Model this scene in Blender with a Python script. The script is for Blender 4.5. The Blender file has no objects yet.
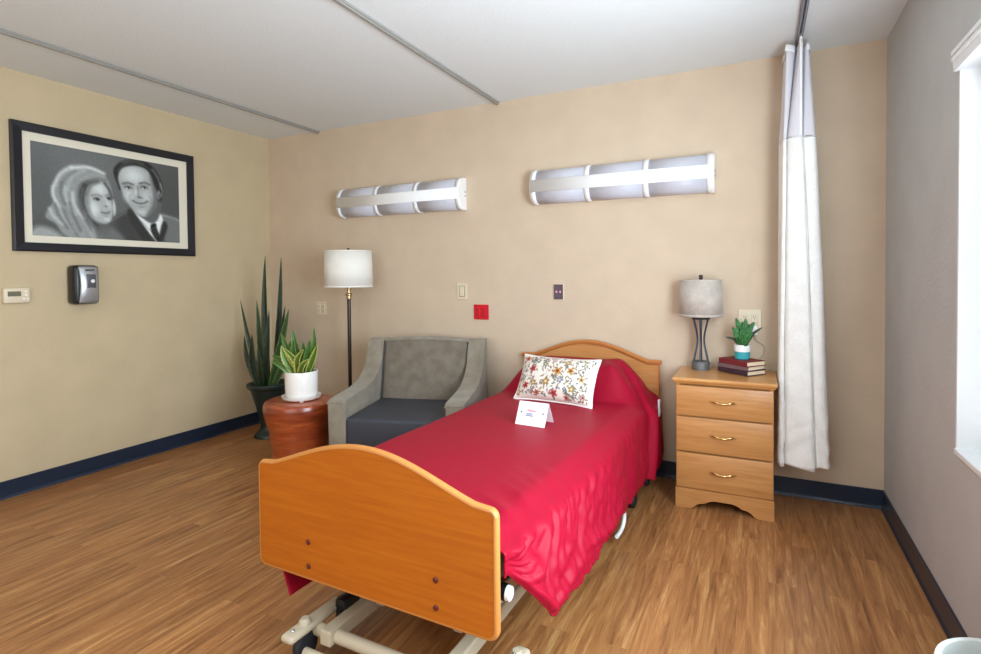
import bpy, bmesh, math, random
import numpy as np
from mathutils import Vector, Matrix, noise
random.seed(7)
PI = math.pi
SC = bpy.context.scene
COL = SC.collection

# ------------------------------------------------------------------ materials
def new_mat(name):
    m = bpy.data.materials.new(name); m.use_nodes = True
    nt = m.node_tree
    return m, nt, nt.nodes['Principled BSDF']

def lin(c):
    return tuple(((x / 12.92) if x <= .04045 else ((x + .055) / 1.055) ** 2.4) for x in c)

def rgb(r, g, b):
    return lin((r / 255, g / 255, b / 255)) + (1,)

def plain(name, c, rough=.5, metal=0, bump=0, bscale=80, spec=.5, var=0, vscale=6, sheen=0, coat=0):
    m, nt, b = new_mat(name)
    b.inputs['Base Color'].default_value = c
    b.inputs['Roughness'].default_value = rough
    b.inputs['Metallic'].default_value = metal
    b.inputs['Specular IOR Level'].default_value = spec
    if sheen: b.inputs['Sheen Weight'].default_value = sheen
    if coat: b.inputs['Coat Weight'].default_value = coat
    tc = nt.nodes.new('ShaderNodeTexCoord')
    if bump:
        n = nt.nodes.new('ShaderNodeTexNoise'); n.inputs['Scale'].default_value = bscale; n.inputs['Detail'].default_value = 4
        bp = nt.nodes.new('ShaderNodeBump'); bp.inputs['Strength'].default_value = bump; bp.inputs['Distance'].default_value = .01
        nt.links.new(tc.outputs['Object'], n.inputs['Vector']); nt.links.new(n.outputs['Fac'], bp.inputs['Height'])
        nt.links.new(bp.outputs['Normal'], b.inputs['Normal'])
    if var:
        n = nt.nodes.new('ShaderNodeTexNoise'); n.inputs['Scale'].default_value = vscale; n.inputs['Detail'].default_value = 6
        r = nt.nodes.new('ShaderNodeValToRGB')
        r.color_ramp.elements[0].color = tuple(x * (1 - var) for x in c[:3]) + (1,)
        r.color_ramp.elements[1].color = tuple(min(1, x * (1 + var)) for x in c[:3]) + (1,)
        r.color_ramp.elements[0].position = .3; r.color_ramp.elements[1].position = .7
        nt.links.new(tc.outputs['Object'], n.inputs['Vector']); nt.links.new(n.outputs['Fac'], r.inputs['Fac'])
        nt.links.new(r.outputs['Color'], b.inputs['Base Color'])
    return m

def wood(name, dark, mid, light, scale=(2, 25, 25), rough=.35, coat=.15, detail=6):
    """Grain runs along the axis with the smallest scale."""
    m, nt, b = new_mat(name)
    tc = nt.nodes.new('ShaderNodeTexCoord'); mp = nt.nodes.new('ShaderNodeMapping')
    mp.inputs['Scale'].default_value = scale
    n = nt.nodes.new('ShaderNodeTexNoise'); n.inputs['Scale'].default_value = 1.6; n.inputs['Detail'].default_value = detail
    n.inputs['Roughness'].default_value = .65; n.inputs['Distortion'].default_value = .6
    r = nt.nodes.new('ShaderNodeValToRGB'); e = r.color_ramp.elements
    e[0].position = .30; e[0].color = dark; e[1].position = .72; e[1].color = light
    k = e.new(.5); k.color = mid
    nt.links.new(tc.outputs['Object'], mp.inputs['Vector']); nt.links.new(mp.outputs['Vector'], n.inputs['Vector'])
    nt.links.new(n.outputs['Fac'], r.inputs['Fac']); nt.links.new(r.outputs['Color'], b.inputs['Base Color'])
    b.inputs['Roughness'].default_value = rough; b.inputs['Coat Weight'].default_value = coat
    b.inputs['Coat Roughness'].default_value = .25
    return m

def wall_mat(name, c):
    m, nt, b = new_mat(name)
    tc = nt.nodes.new('ShaderNodeTexCoord')
    n = nt.nodes.new('ShaderNodeTexNoise'); n.inputs['Scale'].default_value = 5; n.inputs['Detail'].default_value = 8
    r = nt.nodes.new('ShaderNodeValToRGB')
    r.color_ramp.elements[0].position = .3; r.color_ramp.elements[1].position = .7
    r.color_ramp.elements[0].color = tuple(x * .96 for x in c[:3]) + (1,); r.color_ramp.elements[1].color = tuple(x * 1.04 for x in c[:3]) + (1,)
    n2 = nt.nodes.new('ShaderNodeTexNoise'); n2.inputs['Scale'].default_value = 70; n2.inputs['Detail'].default_value = 3
    bp = nt.nodes.new('ShaderNodeBump'); bp.inputs['Strength'].default_value = .25; bp.inputs['Distance'].default_value = .006
    L = nt.links.new
    L(tc.outputs['Object'], n.inputs['Vector']); L(tc.outputs['Object'], n2.inputs['Vector'])
    L(n.outputs['Fac'], r.inputs['Fac']); L(r.outputs['Color'], b.inputs['Base Color'])
    L(n2.outputs['Fac'], bp.inputs['Height']); L(bp.outputs['Normal'], b.inputs['Normal'])
    b.inputs['Roughness'].default_value = .75; b.inputs['Specular IOR Level'].default_value = .3
    return m

def floor_mat():
    m, nt, b = new_mat('vinyl_plank_floor'); L = nt.links.new
    tc = nt.nodes.new('ShaderNodeTexCoord')
    mp = nt.nodes.new('ShaderNodeMapping'); mp.inputs['Rotation'].default_value = (0, 0, PI / 2)
    br = nt.nodes.new('ShaderNodeTexBrick')
    br.inputs['Scale'].default_value = 1; br.inputs['Brick Width'].default_value = 1.0; br.inputs['Row Height'].default_value = .105
    br.inputs['Mortar Size'].default_value = .0012; br.inputs['Mortar Smooth'].default_value = .3; br.inputs['Bias'].default_value = 0
    br.inputs['Color1'].default_value = (0, 0, 0, 1); br.inputs['Color2'].default_value = (1, 1, 1, 1); br.inputs['Mortar'].default_value = (.35, .35, .35, 1)
    br.offset = .37
    L(tc.outputs['Object'], mp.inputs['Vector']); L(mp.outputs['Vector'], br.inputs['Vector'])
    # each plank shifts the grain
    sh = nt.nodes.new('ShaderNodeVectorMath'); sh.operation = 'MULTIPLY_ADD'
    L(br.outputs['Color'], sh.inputs[0]); sh.inputs[1].default_value = (3, 9, 0); L(tc.outputs['Object'], sh.inputs[2])
    m2 = nt.nodes.new('ShaderNodeMapping'); m2.inputs['Scale'].default_value = (34, 2.4, 1)
    L(sh.outputs['Vector'], m2.inputs['Vector'])
    n = nt.nodes.new('ShaderNodeTexNoise'); n.inputs['Scale'].default_value = 1; n.inputs['Detail'].default_value = 7; n.inputs['Roughness'].default_value = .68; n.inputs['Distortion'].default_value = .9
    L(m2.outputs['Vector'], n.inputs['Vector'])
    r = nt.nodes.new('ShaderNodeValToRGB'); e = r.color_ramp.elements
    e[0].position = .26; e[0].color = rgb(104, 68, 38); e[1].position = .80; e[1].color = rgb(222, 180, 120)
    k = e.new(.42); k.color = rgb(152, 100, 58)
    k = e.new(.56); k.color = rgb(178, 124, 74)
    L(n.outputs['Fac'], r.inputs['Fac'])
    # plank to plank tone
    n3 = nt.nodes.new('ShaderNodeMix'); n3.data_type = 'RGBA'; n3.blend_type = 'MULTIPLY'; n3.inputs['Factor'].default_value = .22
    L(r.outputs['Color'], n3.inputs['A']); L(br.outputs['Color'], n3.inputs['B'])
    L(n3.outputs['Result'], b.inputs['Base Color'])
    b.inputs['Roughness'].default_value = .36; b.inputs['Specular IOR Level'].default_value = .45
    bp = nt.nodes.new('ShaderNodeBump'); bp.inputs['Strength'].default_value = .08; bp.inputs['Distance'].default_value = .003
    L(n.outputs['Fac'], bp.inputs['Height']); L(bp.outputs['Normal'], b.inputs['Normal'])
    return m

def painted(name, rough=.5, spec=.4, bump=0, bscale=300):
    m, nt, b = new_mat(name)
    a = nt.nodes.new('ShaderNodeVertexColor'); a.layer_name = 'print'
    nt.links.new(a.outputs['Color'], b.inputs['Base Color'])
    b.inputs['Roughness'].default_value = rough; b.inputs['Specular IOR Level'].default_value = spec
    if bump:
        tc = nt.nodes.new('ShaderNodeTexCoord')
        n = nt.nodes.new('ShaderNodeTexNoise'); n.inputs['Scale'].default_value = bscale
        bp = nt.nodes.new('ShaderNodeBump'); bp.inputs['Strength'].default_value = bump; bp.inputs['Distance'].default_value = .005
        nt.links.new(tc.outputs['Object'], n.inputs['Vector']); nt.links.new(n.outputs['Fac'], bp.inputs['Height']); nt.links.new(bp.outputs['Normal'], b.inputs['Normal'])
    return m

def weave(name, c1, c2, scale=260, rough=.85, bump=.3, sheen=.2):
    m, nt, b = new_mat(name); L = nt.links.new
    tc = nt.nodes.new('ShaderNodeTexCoord')
    n = nt.nodes.new('ShaderNodeTexNoise'); n.inputs['Scale'].default_value = scale; n.inputs['Detail'].default_value = 3
    n2 = nt.nodes.new('ShaderNodeTexNoise'); n2.inputs['Scale'].default_value = 14; n2.inputs['Detail'].default_value = 4
    mx = nt.nodes.new('ShaderNodeMath'); mx.operation = 'ADD'
    L(tc.outputs['Object'], n.inputs['Vector']); L(tc.outputs['Object'], n2.inputs['Vector'])
    L(n.outputs['Fac'], mx.inputs[0]); L(n2.outputs['Fac'], mx.inputs[1])
    r = nt.nodes.new('ShaderNodeValToRGB'); r.color_ramp.elements[0].position = .4; r.color_ramp.elements[1].position = .62
    dv = nt.nodes.new('ShaderNodeMath'); dv.operation = 'MULTIPLY'; dv.inputs[1].default_value = .5
    L(mx.outputs[0], dv.inputs[0]); L(dv.outputs[0], r.inputs['Fac'])
    r.color_ramp.elements[0].color = c1; r.color_ramp.elements[1].color = c2
    L(r.outputs['Color'], b.inputs['Base Color'])
    bp = nt.nodes.new('ShaderNodeBump'); bp.inputs['Strength'].default_value = bump; bp.inputs['Distance'].default_value = .003
    L(n.outputs['Fac'], bp.inputs['Height']); L(bp.outputs['Normal'], b.inputs['Normal'])
    b.inputs['Roughness'].default_value = rough; b.inputs['Sheen Weight'].default_value = sheen; b.inputs['Specular IOR Level'].default_value = .25
    return m

def translucent(name, c, tr=.4, alpha=1.0):
    m, nt, b = new_mat(name); L = nt.links.new
    b.inputs['Base Color'].default_value = c; b.inputs['Roughness'].default_value = .8
    t = nt.nodes.new('ShaderNodeBsdfTranslucent'); t.inputs['Color'].default_value = c
    mx = nt.nodes.new('ShaderNodeMixShader'); mx.inputs['Fac'].default_value = tr
    out = nt.nodes['Material Output']
    L(b.outputs['BSDF'], mx.inputs[1]); L(t.outputs['BSDF'], mx.inputs[2])
    if alpha < 1:
        tp = nt.nodes.new('ShaderNodeBsdfTransparent'); m2 = nt.nodes.new('ShaderNodeMixShader'); m2.inputs['Fac'].default_value = alpha
        L(tp.outputs['BSDF'], m2.inputs[1]); L(mx.outputs['Shader'], m2.inputs[2]); L(m2.outputs['Shader'], out.inputs['Surface'])
    else:
        L(mx.outputs['Shader'], out.inputs['Surface'])
    return m

def leaf_mat(name, edge, mid, band):
    """Leaf colours across the blade through the UV map: u = across, v = along."""
    m, nt, b = new_mat(name); L = nt.links.new
    uv = nt.nodes.new('ShaderNodeUVMap'); uv.uv_map = 'UVMap'
    sp = nt.nodes.new('ShaderNodeSeparateXYZ'); L(uv.outputs['UV'], sp.inputs[0])
    s = nt.nodes.new('ShaderNodeMath'); s.operation = 'SUBTRACT'; s.inputs[1].default_value = .5; L(sp.outputs['X'], s.inputs[0])
    a = nt.nodes.new('ShaderNodeMath'); a.operation = 'ABSOLUTE'; L(s.outputs[0], a.inputs[0])
    r = nt.nodes.new('ShaderNodeValToRGB'); e = r.color_ramp.elements
    e[0].position = .0; e[0].color = mid; e[1].position = .40; e[1].color = edge
    k = e.new(.29); k.color = mid
    L(a.outputs[0], r.inputs['Fac'])
    n = nt.nodes.new('ShaderNodeTexNoise'); n.inputs['Scale'].default_value = 1; n.inputs['Detail'].default_value = 3
    mp = nt.nodes.new('ShaderNodeMapping'); mp.inputs['Scale'].default_value = (2, 16, 1); L(uv.outputs['UV'], mp.inputs['Vector']); L(mp.outputs['Vector'], n.inputs['Vector'])
    r2 = nt.nodes.new('ShaderNodeValToRGB'); r2.color_ramp.elements[0].position = .42; r2.color_ramp.elements[1].position = .6
    L(n.outputs['Fac'], r2.inputs['Fac'])
    ml = nt.nodes.new('ShaderNodeMath'); ml.operation = 'MULTIPLY'; ml.inputs[1].default_value = .55; L(r2.outputs['Color'], ml.inputs[0])
    mx = nt.nodes.new('ShaderNodeMix'); mx.data_type = 'RGBA'; L(ml.outputs[0], mx.inputs['Factor']); L(r.outputs['Color'], mx.inputs['A']); mx.inputs['B'].default_value = band
    L(mx.outputs['Result'], b.inputs['Base Color']); b.inputs['Roughness'].default_value = .4
    return m

# ------------------------------------------------------------------ mesh helpers
def B(): return bmesh.new()

def mesh_obj(name, bm, mat=None, parent=None, smooth=None, loc=None):
    me = bpy.data.meshes.new(name)
    bmesh.ops.recalc_face_normals(bm, faces=bm.faces)
    bm.to_mesh(me); bm.free()
    o = bpy.data.objects.new(name, me); COL.objects.link(o)
    if mat: me.materials.append(mat)
    if parent: o.parent = parent
    if loc: o.location = loc
    if smooth is not None:
        me.polygons.foreach_set('use_smooth', [True] * len(me.polygons))
        if smooth < 180: me.set_sharp_from_angle(angle=math.radians(smooth))
    return o

def add_box(bm, c, s, bev=0, seg=2, M=None):
    r = bmesh.ops.create_cube(bm, size=1)
    vs = r['verts']
    for v in vs: v.co = Vector((v.co.x * s[0] + c[0], v.co.y * s[1] + c[1], v.co.z * s[2] + c[2]))
    if bev:
        es = list({e for v in vs for e in v.link_edges})
        rr = bmesh.ops.bevel(bm, geom=es, offset=bev, segments=seg, profile=.5, affect='EDGES')
        vs = list({v for f in rr['faces'] for v in f.verts} | {v for v in vs if v.is_valid})
    if M is not None: bmesh.ops.transform(bm, matrix=M, verts=vs)
    return vs

def add_lathe(bm, prof, c=(0, 0, 0), seg=40, cap=True):
    rings = []
    for (r, z) in prof:
        rings.append([bm.verts.new((c[0] + r * math.cos(2 * PI * k / seg), c[1] + r * math.sin(2 * PI * k / seg), c[2] + z)) for k in range(seg)])
    for a, b in zip(rings, rings[1:]):
        for k in range(seg): bm.faces.new((a[k], a[(k + 1) % seg], b[(k + 1) % seg], b[k]))
    if cap:
        bm.faces.new(rings[0][::-1]); bm.faces.new(rings[-1])

def catmull(pts, n=8):
    P = [Vector(p) for p in pts]; out = []
    for i in range(len(P) - 1):
        p0 = P[max(i - 1, 0)]; p1 = P[i]; p2 = P[i + 1]; p3 = P[min(i + 2, len(P) - 1)]
        for k in range(n):
            t = k / n
            out.append(.5 * ((2 * p1) + (p2 - p0) * t + (2 * p0 - 5 * p1 + 4 * p2 - p3) * t * t + (3 * p1 - p0 - 3 * p2 + p3) * t ** 3))
    out.append(P[-1]); return out

def add_tube(bm, pts, r, seg=12, sm=0):
    P = catmull(pts, sm) if sm else [Vector(p) for p in pts]
    up = None; rings = []
    for i, p in enumerate(P):
        d = (P[min(i + 1, len(P) - 1)] - P[max(i - 1, 0)]).normalized()
        if up is None: up = Vector((0, 0, 1)) if abs(d.z) < .9 else Vector((0, 1, 0))
        sd = d.cross(up).normalized(); up = sd.cross(d).normalized()
        rr = r(i / (len(P) - 1)) if callable(r) else r
        rings.append([bm.verts.new(p + (sd * math.cos(2 * PI * k / seg) + up * math.sin(2 * PI * k / seg)) * rr) for k in range(seg)])
    for a, b in zip(rings, rings[1:]):
        for k in range(seg): bm.faces.new((a[k], a[(k + 1) % seg], b[(k + 1) % seg], b[k]))
    bm.faces.new(rings[0][::-1]); bm.faces.new(rings[-1])

def add_prism(bm, poly, frame, depth, bev=0, seg=2):
    """poly: 2D outline; frame(u, v, w) -> 3D; extruded from w=0 to w=depth."""
    a = [bm.verts.new(frame(u, v, 0)) for u, v in poly]; b = [bm.verts.new(frame(u, v, depth)) for u, v in poly]
    f1 = bm.faces.new(a); f2 = bm.faces.new(b[::-1]); n = len(poly)
    for k in range(n): bm.faces.new((a[k], b[k], b[(k + 1) % n], a[(k + 1) % n]))
    if bev:
        es = list(f1.edges) + list(f2.edges)
        bmesh.ops.bevel(bm, geom=es, offset=bev, segments=seg, profile=.5, affect='EDGES')

def grid(bm, nu, nv, f, uv=False):
    V = [[bm.verts.new(f(i / (nu - 1), j / (nv - 1))) for j in range(nv)] for i in range(nu)]
    lay = bm.loops.layers.uv.new('UVMap') if uv else None
    for i in range(nu - 1):
        for j in range(nv - 1):
            fc = bm.faces.new((V[i][j], V[i + 1][j], V[i + 1][j + 1], V[i][j + 1]))
            if uv:
                for lp, (a, b) in zip(fc.loops, ((i, j), (i + 1, j), (i + 1, j + 1), (i, j + 1))):
                    lp[lay].uv = (a / (nu - 1), b / (nv - 1))
    return V

def thing(name, label, cat, loc=(0, 0, 0), rz=0, group=None):
    o = bpy.data.objects.new(name, None); COL.objects.link(o)
    o.location = loc; o.rotation_euler = (0, 0, rz); o.empty_display_size = .1
    return tag(o, label, cat, group)

def tag(o, label, cat, group=None):
    o['label'] = label; o['category'] = cat
    if group: o['group'] = group
    return o

def struct(name, bm, mat, parent=None, smooth=None):
    o = mesh_obj(name, bm, mat, parent, smooth)
    if parent is None: o['kind'] = 'structure'
    return o

def solidify(o, t, off=-1):
    md = o.modifiers.new('thickness', 'SOLIDIFY'); md.thickness = t; md.offset = off
    return md

def sst(a, b, x):
    t = min(1, max(0, (x - a) / (b - a))); return t * t * (3 - 2 * t)

# ------------------------------------------------------------------ palette
M = {}
M['wall_back'] = wall_mat('painted_wall_tan', rgb(210, 189, 165))
M['wall_left'] = wall_mat('painted_wall_beige', rgb(201, 183, 150))
M['wall_right'] = wall_mat('painted_wall_shaded', rgb(190, 191, 190))  # same wall paint, its dimmer cool light worked into a greyer base colour
M['ceiling'] = plain('ceiling_paint', rgb(224, 229, 230), .9, bump=.2, bscale=90)
M['floor'] = floor_mat()
M['base'] = plain('rubber_baseboard', rgb(29, 44, 64), .28)
M['white_trim'] = plain('white_trim', rgb(236, 240, 242), .45)
M['batten'] = plain('ceiling_batten', rgb(150, 148, 142), .5)
M['alu'] = plain('brushed_aluminium', rgb(148, 148, 158), .45, .35)
M['white'] = plain('white_plastic', rgb(246, 246, 246), .35)
M['ivory'] = plain('ivory_plastic', rgb(222, 208, 182), .4)
M['black'] = plain('black_plastic', rgb(20, 21, 25), .35)
M['rubber'] = plain('dark_rubber', rgb(34, 36, 42), .6)
M['beige_metal'] = plain('beige_enamelled_steel', rgb(196, 184, 160), .35)
M['steel'] = plain('bright_steel', rgb(190, 190, 190), .25, 1)
M['silver'] = plain('silver_plastic', rgb(178, 180, 184), .3, .6)
M['frame_black'] = plain('black_frame_wood', rgb(17, 20, 30), .35)
M['mat_board'] = plain('cream_mat_board', rgb(230, 224, 205), .8)
M['diffuser'] = plain('frosted_lens', rgb(200, 200, 210), .4, bump=.2, bscale=200)
M['oak_front'] = wood('honey_oak_footboard', rgb(170, 86, 5), rgb(180, 95, 8), rgb(190, 107, 14), (2.2, 20, 42), .42, .12)
M['oak_edge'] = plain('honey_oak_edging', rgb(196, 128, 62), .5)
M['oak_head'] = wood('honey_oak_headboard', rgb(184, 122, 66), rgb(198, 136, 76), rgb(208, 150, 90), (2.2, 16, 34), .38, .2)
M['oak_head_edge'] = plain('honey_oak_head_edging', rgb(196, 124, 66), .35)
M['oak_ns'] = wood('oak_nightstand', rgb(178, 120, 66), rgb(194, 136, 78), rgb(204, 148, 90), (2.2, 16, 34), .4, .15)
M['oak_ns_top'] = wood('oak_nightstand_top', rgb(190, 130, 68), rgb(204, 146, 84), rgb(214, 160, 98), (2.2, 16, 34), .3, .2)
M['brass'] = plain('polished_brass', rgb(226, 190, 130), .2, 1)
M['brown_screw'] = plain('brown_screw_cap', rgb(92, 30, 22), .4)
M['grey_fabric'] = weave('grey_upholstery', rgb(128, 119, 104), rgb(150, 141, 125))
M['grey_fabric2'] = weave('grey_back_upholstery', rgb(108, 98, 86), rgb(130, 119, 105))
M['navy'] = plain('charcoal_vinyl_seat', rgb(56, 60, 70), .5, bump=.06, bscale=60)
M['piping'] = plain('dark_piping', rgb(58, 58, 62), .6)
M['dark_wood'] = plain('dark_wood', rgb(44, 30, 24), .4)
M['shade_white'] = translucent('white_lamp_shade', rgb(250, 247, 240), .15)
M['shade_grey'] = weave('linen_lamp_shade', rgb(176, 166, 156), rgb(202, 192, 182), 180)
M['bronze'] = plain('dark_bronze', rgb(62, 54, 50), .3, .7)
M['gunmetal'] = plain('gunmetal', rgb(78, 84, 96), .35, .7)
M['pewter'] = plain('pewter_base', rgb(104, 102, 102), .5, .3, bump=.2, bscale=90)
M['brass_dull'] = plain('aged_brass', rgb(176, 150, 110), .3, .9)
M['cherry'] = wood('cherry_stool_wood', rgb(108, 40, 18), rgb(152, 66, 30), rgb(194, 104, 52), (1.2, 1.2, 11), .3, .35, 4)
M['cherry_top'] = wood('cherry_stool_top', rgb(128, 50, 26), rgb(164, 76, 42), rgb(190, 104, 62), (3, 14, 3), .3, .3, 4)
M['pot_white'] = plain('glazed_white_pot', rgb(240, 238, 234), .25, coat=.3)
M['pot_green'] = plain('dark_green_planter', rgb(30, 44, 42), .35)
M['soil'] = plain('potting_soil', rgb(48, 36, 28), .95, bump=.8, bscale=120, var=.5, vscale=60)
M['leaf_dark'] = leaf_mat('snake_leaf', rgb(70, 84, 46), rgb(28, 50, 36), rgb(18, 34, 28))
M['leaf_mid'] = leaf_mat('snake_leaf_bright', rgb(104, 124, 60), rgb(48, 82, 44), rgb(32, 58, 36))
M['leaf_var'] = leaf_mat('variegated_leaf', rgb(214, 210, 110), rgb(84, 122, 42), rgb(58, 96, 36))
M['leaf_green'] = leaf_mat('green_leaf', rgb(110, 140, 60), rgb(66, 106, 46), rgb(46, 84, 38))
M['succ'] = plain('succulent_green', rgb(58, 118, 60), .5, var=.3, vscale=40)
M['succ_dark'] = plain('succulent_tip', rgb(52, 74, 50), .5)
M['teal'] = plain('teal_glaze', rgb(58, 168, 176), .3)
M['maroon'] = plain('maroon_book_cloth', rgb(120, 30, 38), .6)
M['mauve'] = plain('mauve_book_cloth', rgb(118, 88, 92), .6)
M['plum'] = plain('plum_book_cloth', rgb(58, 34, 48), .6)
M['paper'] = plain('book_pages', rgb(236, 218, 188), .9)
M['red_plate'] = plain('red_outlet_plastic', rgb(206, 14, 36), .4)
M['red_dark'] = plain('red_slot', rgb(120, 8, 24), .5)
M['call'] = plain('call_plate_grey', rgb(92, 72, 82), .45)
M['lcd'] = plain('lcd_screen', rgb(112, 110, 92), .25)
M['dot_pink'] = plain('pink_call_button', rgb(236, 170, 196), .4)
M['grey_dark'] = plain('dark_grey_plastic', rgb(84, 86, 92), .35)
M['slot'] = plain('outlet_slot', rgb(120, 108, 90), .6)
M['curtain'] = weave('privacy_curtain_cloth', rgb(238, 236, 232), rgb(248, 247, 244), 120, .8, .25, .1)
M['net'] = translucent('curtain_net', rgb(246, 245, 250), .3, .9)
M['blind'] = translucent('blind_slat', rgb(246, 248, 250), .35)
M['card'] = painted('printed_card', .6)
M['photo'] = painted('black_and_white_photo', .3, .4)
M['pillow'] = painted('printed_pillow', .8, .2, .25, 220)
M['cord'] = plain('grey_cord', rgb(196, 186, 170), .5)
M['bin'] = plain('white_bin_plastic', rgb(204, 210, 206), .35)
M['liner'] = plain('dark_bin_contents', rgb(58, 62, 68), .5)
M['mattress'] = plain('mattress_ticking', rgb(120, 130, 150), .6)

def bedspread_mat():
    m, nt, b = new_mat('crimson_bedspread'); L = nt.links.new
    b.inputs['Base Color'].default_value = rgb(156, 11, 42); b.inputs['Roughness'].default_value = .5
    b.inputs['Sheen Weight'].default_value = .0; b.inputs['Specular IOR Level'].default_value = .16; b.inputs['Sheen Roughness'].default_value = .4; b.inputs['Sheen Tint'].default_value = (1, .35, .45, 1)
    tc = nt.nodes.new('ShaderNodeTexCoord'); n = nt.nodes.new('ShaderNodeTexNoise'); n.inputs['Scale'].default_value = 45; n.inputs['Detail'].default_value = 6
    bp = nt.nodes.new('ShaderNodeBump'); bp.inputs['Strength'].default_value = .12; bp.inputs['Distance'].default_value = .006
    L(tc.outputs['Object'], n.inputs['Vector']); L(n.outputs['Fac'], bp.inputs['Height']); L(bp.outputs['Normal'], b.inputs['Normal'])
    return m
M['spread'] = bedspread_mat()

def glass_mat():
    m, nt, b = new_mat('window_glass')
    b.inputs['Transmission Weight'].default_value = 1; b.inputs['Roughness'].default_value = 0; b.inputs['IOR'].default_value = 1.01
    b.inputs['Base Color'].default_value = (1, 1, 1, 1)
    return m
M['glass'] = glass_mat()

# ------------------------------------------------------------------ the room
W, H, YF = 4.4405, 2.44, -5.0
def wall_box(name, c, s, mat):
    bm = B(); add_box(bm, c, s); return struct(name, bm, mat)
wall_box('floor', (W / 2, YF / 2, -.05), (W + .4, -YF + .4, .1), M['floor'])
wall_box('ceiling', (W / 2, YF / 2, H + .05), (W + .4, -YF + .4, .1), M['ceiling'])
wall_box('wall_back', (W / 2, .08, H / 2), (W + .36, .16, H), M['wall_back'])
wall_box('wall_left', (-.08, YF / 2, H / 2), (.16, -YF, H), M['wall_left'])
wall_box('wall_front', (W / 2, YF - .08, H / 2), (W + .36, .16, H), M['wall_left'])
WY0, WY1, WZ0, WZ1 = -1.13, -2.85, .634, 1.915          # window opening
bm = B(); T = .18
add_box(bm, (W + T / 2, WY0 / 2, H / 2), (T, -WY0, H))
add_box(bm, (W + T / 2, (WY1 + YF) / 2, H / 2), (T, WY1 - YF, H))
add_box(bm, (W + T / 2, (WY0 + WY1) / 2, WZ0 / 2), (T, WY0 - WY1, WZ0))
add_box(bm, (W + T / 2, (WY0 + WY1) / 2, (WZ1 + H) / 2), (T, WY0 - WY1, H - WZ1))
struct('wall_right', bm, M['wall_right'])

# baseboards: rubber cove with a toe
def baseboard(name, p0, p1, nrm):
    p0, p1, nrm = Vector(p0), Vector(p1), Vector(nrm); d = (p1 - p0)
    poly = [(0, 0), (.014, 0), (.013, .004), (.008, .012), (.0065, .02), (.0065, .097), (.004, .1), (0, .1)]
    bm = B(); add_prism(bm, poly, lambda u, v, w: p0 + nrm * u + Vector((0, 0, v)) + d.normalized() * w, d.length)
    return struct(name, bm, M['base'])
baseboard('baseboard_left', (0, YF, 0), (0, 0, 0), (1, 0, 0))
baseboard('baseboard_back', (0, 0, 0), (W, 0, 0), (0, -1, 0))
baseboard('baseboard_right', (W, 0, 0), (W, YF, 0), (-1, 0, 0))

# ceiling battens (narrow strips over the seams)
for i, x in enumerate((.574, 2.214)):
    bm = B()
    add_box(bm, (x, YF / 2, H - .006), (.034, -YF, .012), .003)
    add_box(bm, (x, YF / 2, H - .013), (.020, -YF, .014), .003)
    struct('trim_%d' % (i + 1), bm, M['batten'])

# window: reveals, sill, frame, pane
bm = B(); t = .012
add_box(bm, (W + .055, WY0 - t / 2 + .0, (WZ0 + WZ1) / 2), (.112, t, WZ1 - WZ0))
add_box(bm, (W + .055, WY1 + t / 2, (WZ0 + WZ1) / 2), (.112, t, WZ1 - WZ0))
add_box(bm, (W + .055, (WY0 + WY1) / 2, WZ1 - t / 2), (.112, WY0 - WY1, t))
add_box(bm, (W + .053, (WY0 + WY1) / 2, WZ0 + .01), (.118, WY0 - WY1, .02), .004)
struct('trim_3', bm, M['white_trim'])
win = thing('window_1', 'window with white frame behind blinds', 'window', (W + .13, (WY0 + WY1) / 2, (WZ0 + WZ1) / 2)); win['kind'] = 'structure'
del win['category']; del win['label']
hw, hh = (WY0 - WY1) / 2, (WZ1 - WZ0) / 2
bm = B()
for y in (-hw + .025, 0, hw - .025): add_box(bm, (0, y, 0), (.04, .05, 2 * hh), .004)
for z in (-hh + .025, hh - .025): add_box(bm, (0, 0, z), (.04, 2 * hw, .05), .004)
mesh_obj('window_frame', bm, M['white_trim'], win)
for s in (-1, 1):
    bm = B(); add_box(bm, (.005, s * hw / 2, 0), (.006, hw - .06, 2 * hh - .06)); mesh_obj('pane', bm, M['glass'], win)

# blind
bl = thing('window_blind', 'white horizontal slat blind hanging in the window on the right wall', 'blind', (W + .082, (WY0 + WY1) / 2, WZ1))
bm = B()
poly = [(-.098, -.016), (-.098, .018), (-.104, .018), (-.104, .030), (-.094, .030), (-.094, .036), (-.105, .036), (-.105, .050), (-.03, .050), (-.03, -.016)]
L_ = WY0 - WY1 + .0
add_prism(bm, poly, lambda u, v, w: Vector((u, -L_ / 2 + w, v - .012 + .008)), L_, .0015)
mesh_obj('valance', bm, M['white_trim'], bl)
bm = B(); add_box(bm, (.005, 0, -.045), (.05, 2 * hw - .05, .04), .003); mesh_obj('headrail', bm, M['white'], bl)
bm = B(); n = 27
for k in range(n):
    z = -.085 - k * (2 * hh - .13) / (n - 1)
    add_box(bm, (0, 0, 0), (.05, 2 * hw - .05, .003), M=Matrix.Translation((.005, 0, z)) @ Matrix.Rotation(math.radians(38), 4, 'Y'))
mesh_obj('slats', bm, M['blind'], bl)
bm = B()
for y in (-.55, 0, .55): add_tube(bm, [(-.022, y, -.05), (-.022, y, -2 * hh + .05)], .0015, 6)
add_tube(bm, [(-.035, hw - .06, -.06), (-.035, hw - .06, -.75)], .003, 8)
mesh_obj('cord', bm, M['white'], bl)
bm = B(); add_box(bm, (.005, 0, -2 * hh + .035), (.05, 2 * hw - .05, .02), .004); mesh_obj('bottom_rail', bm, M['white'], bl)

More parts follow.
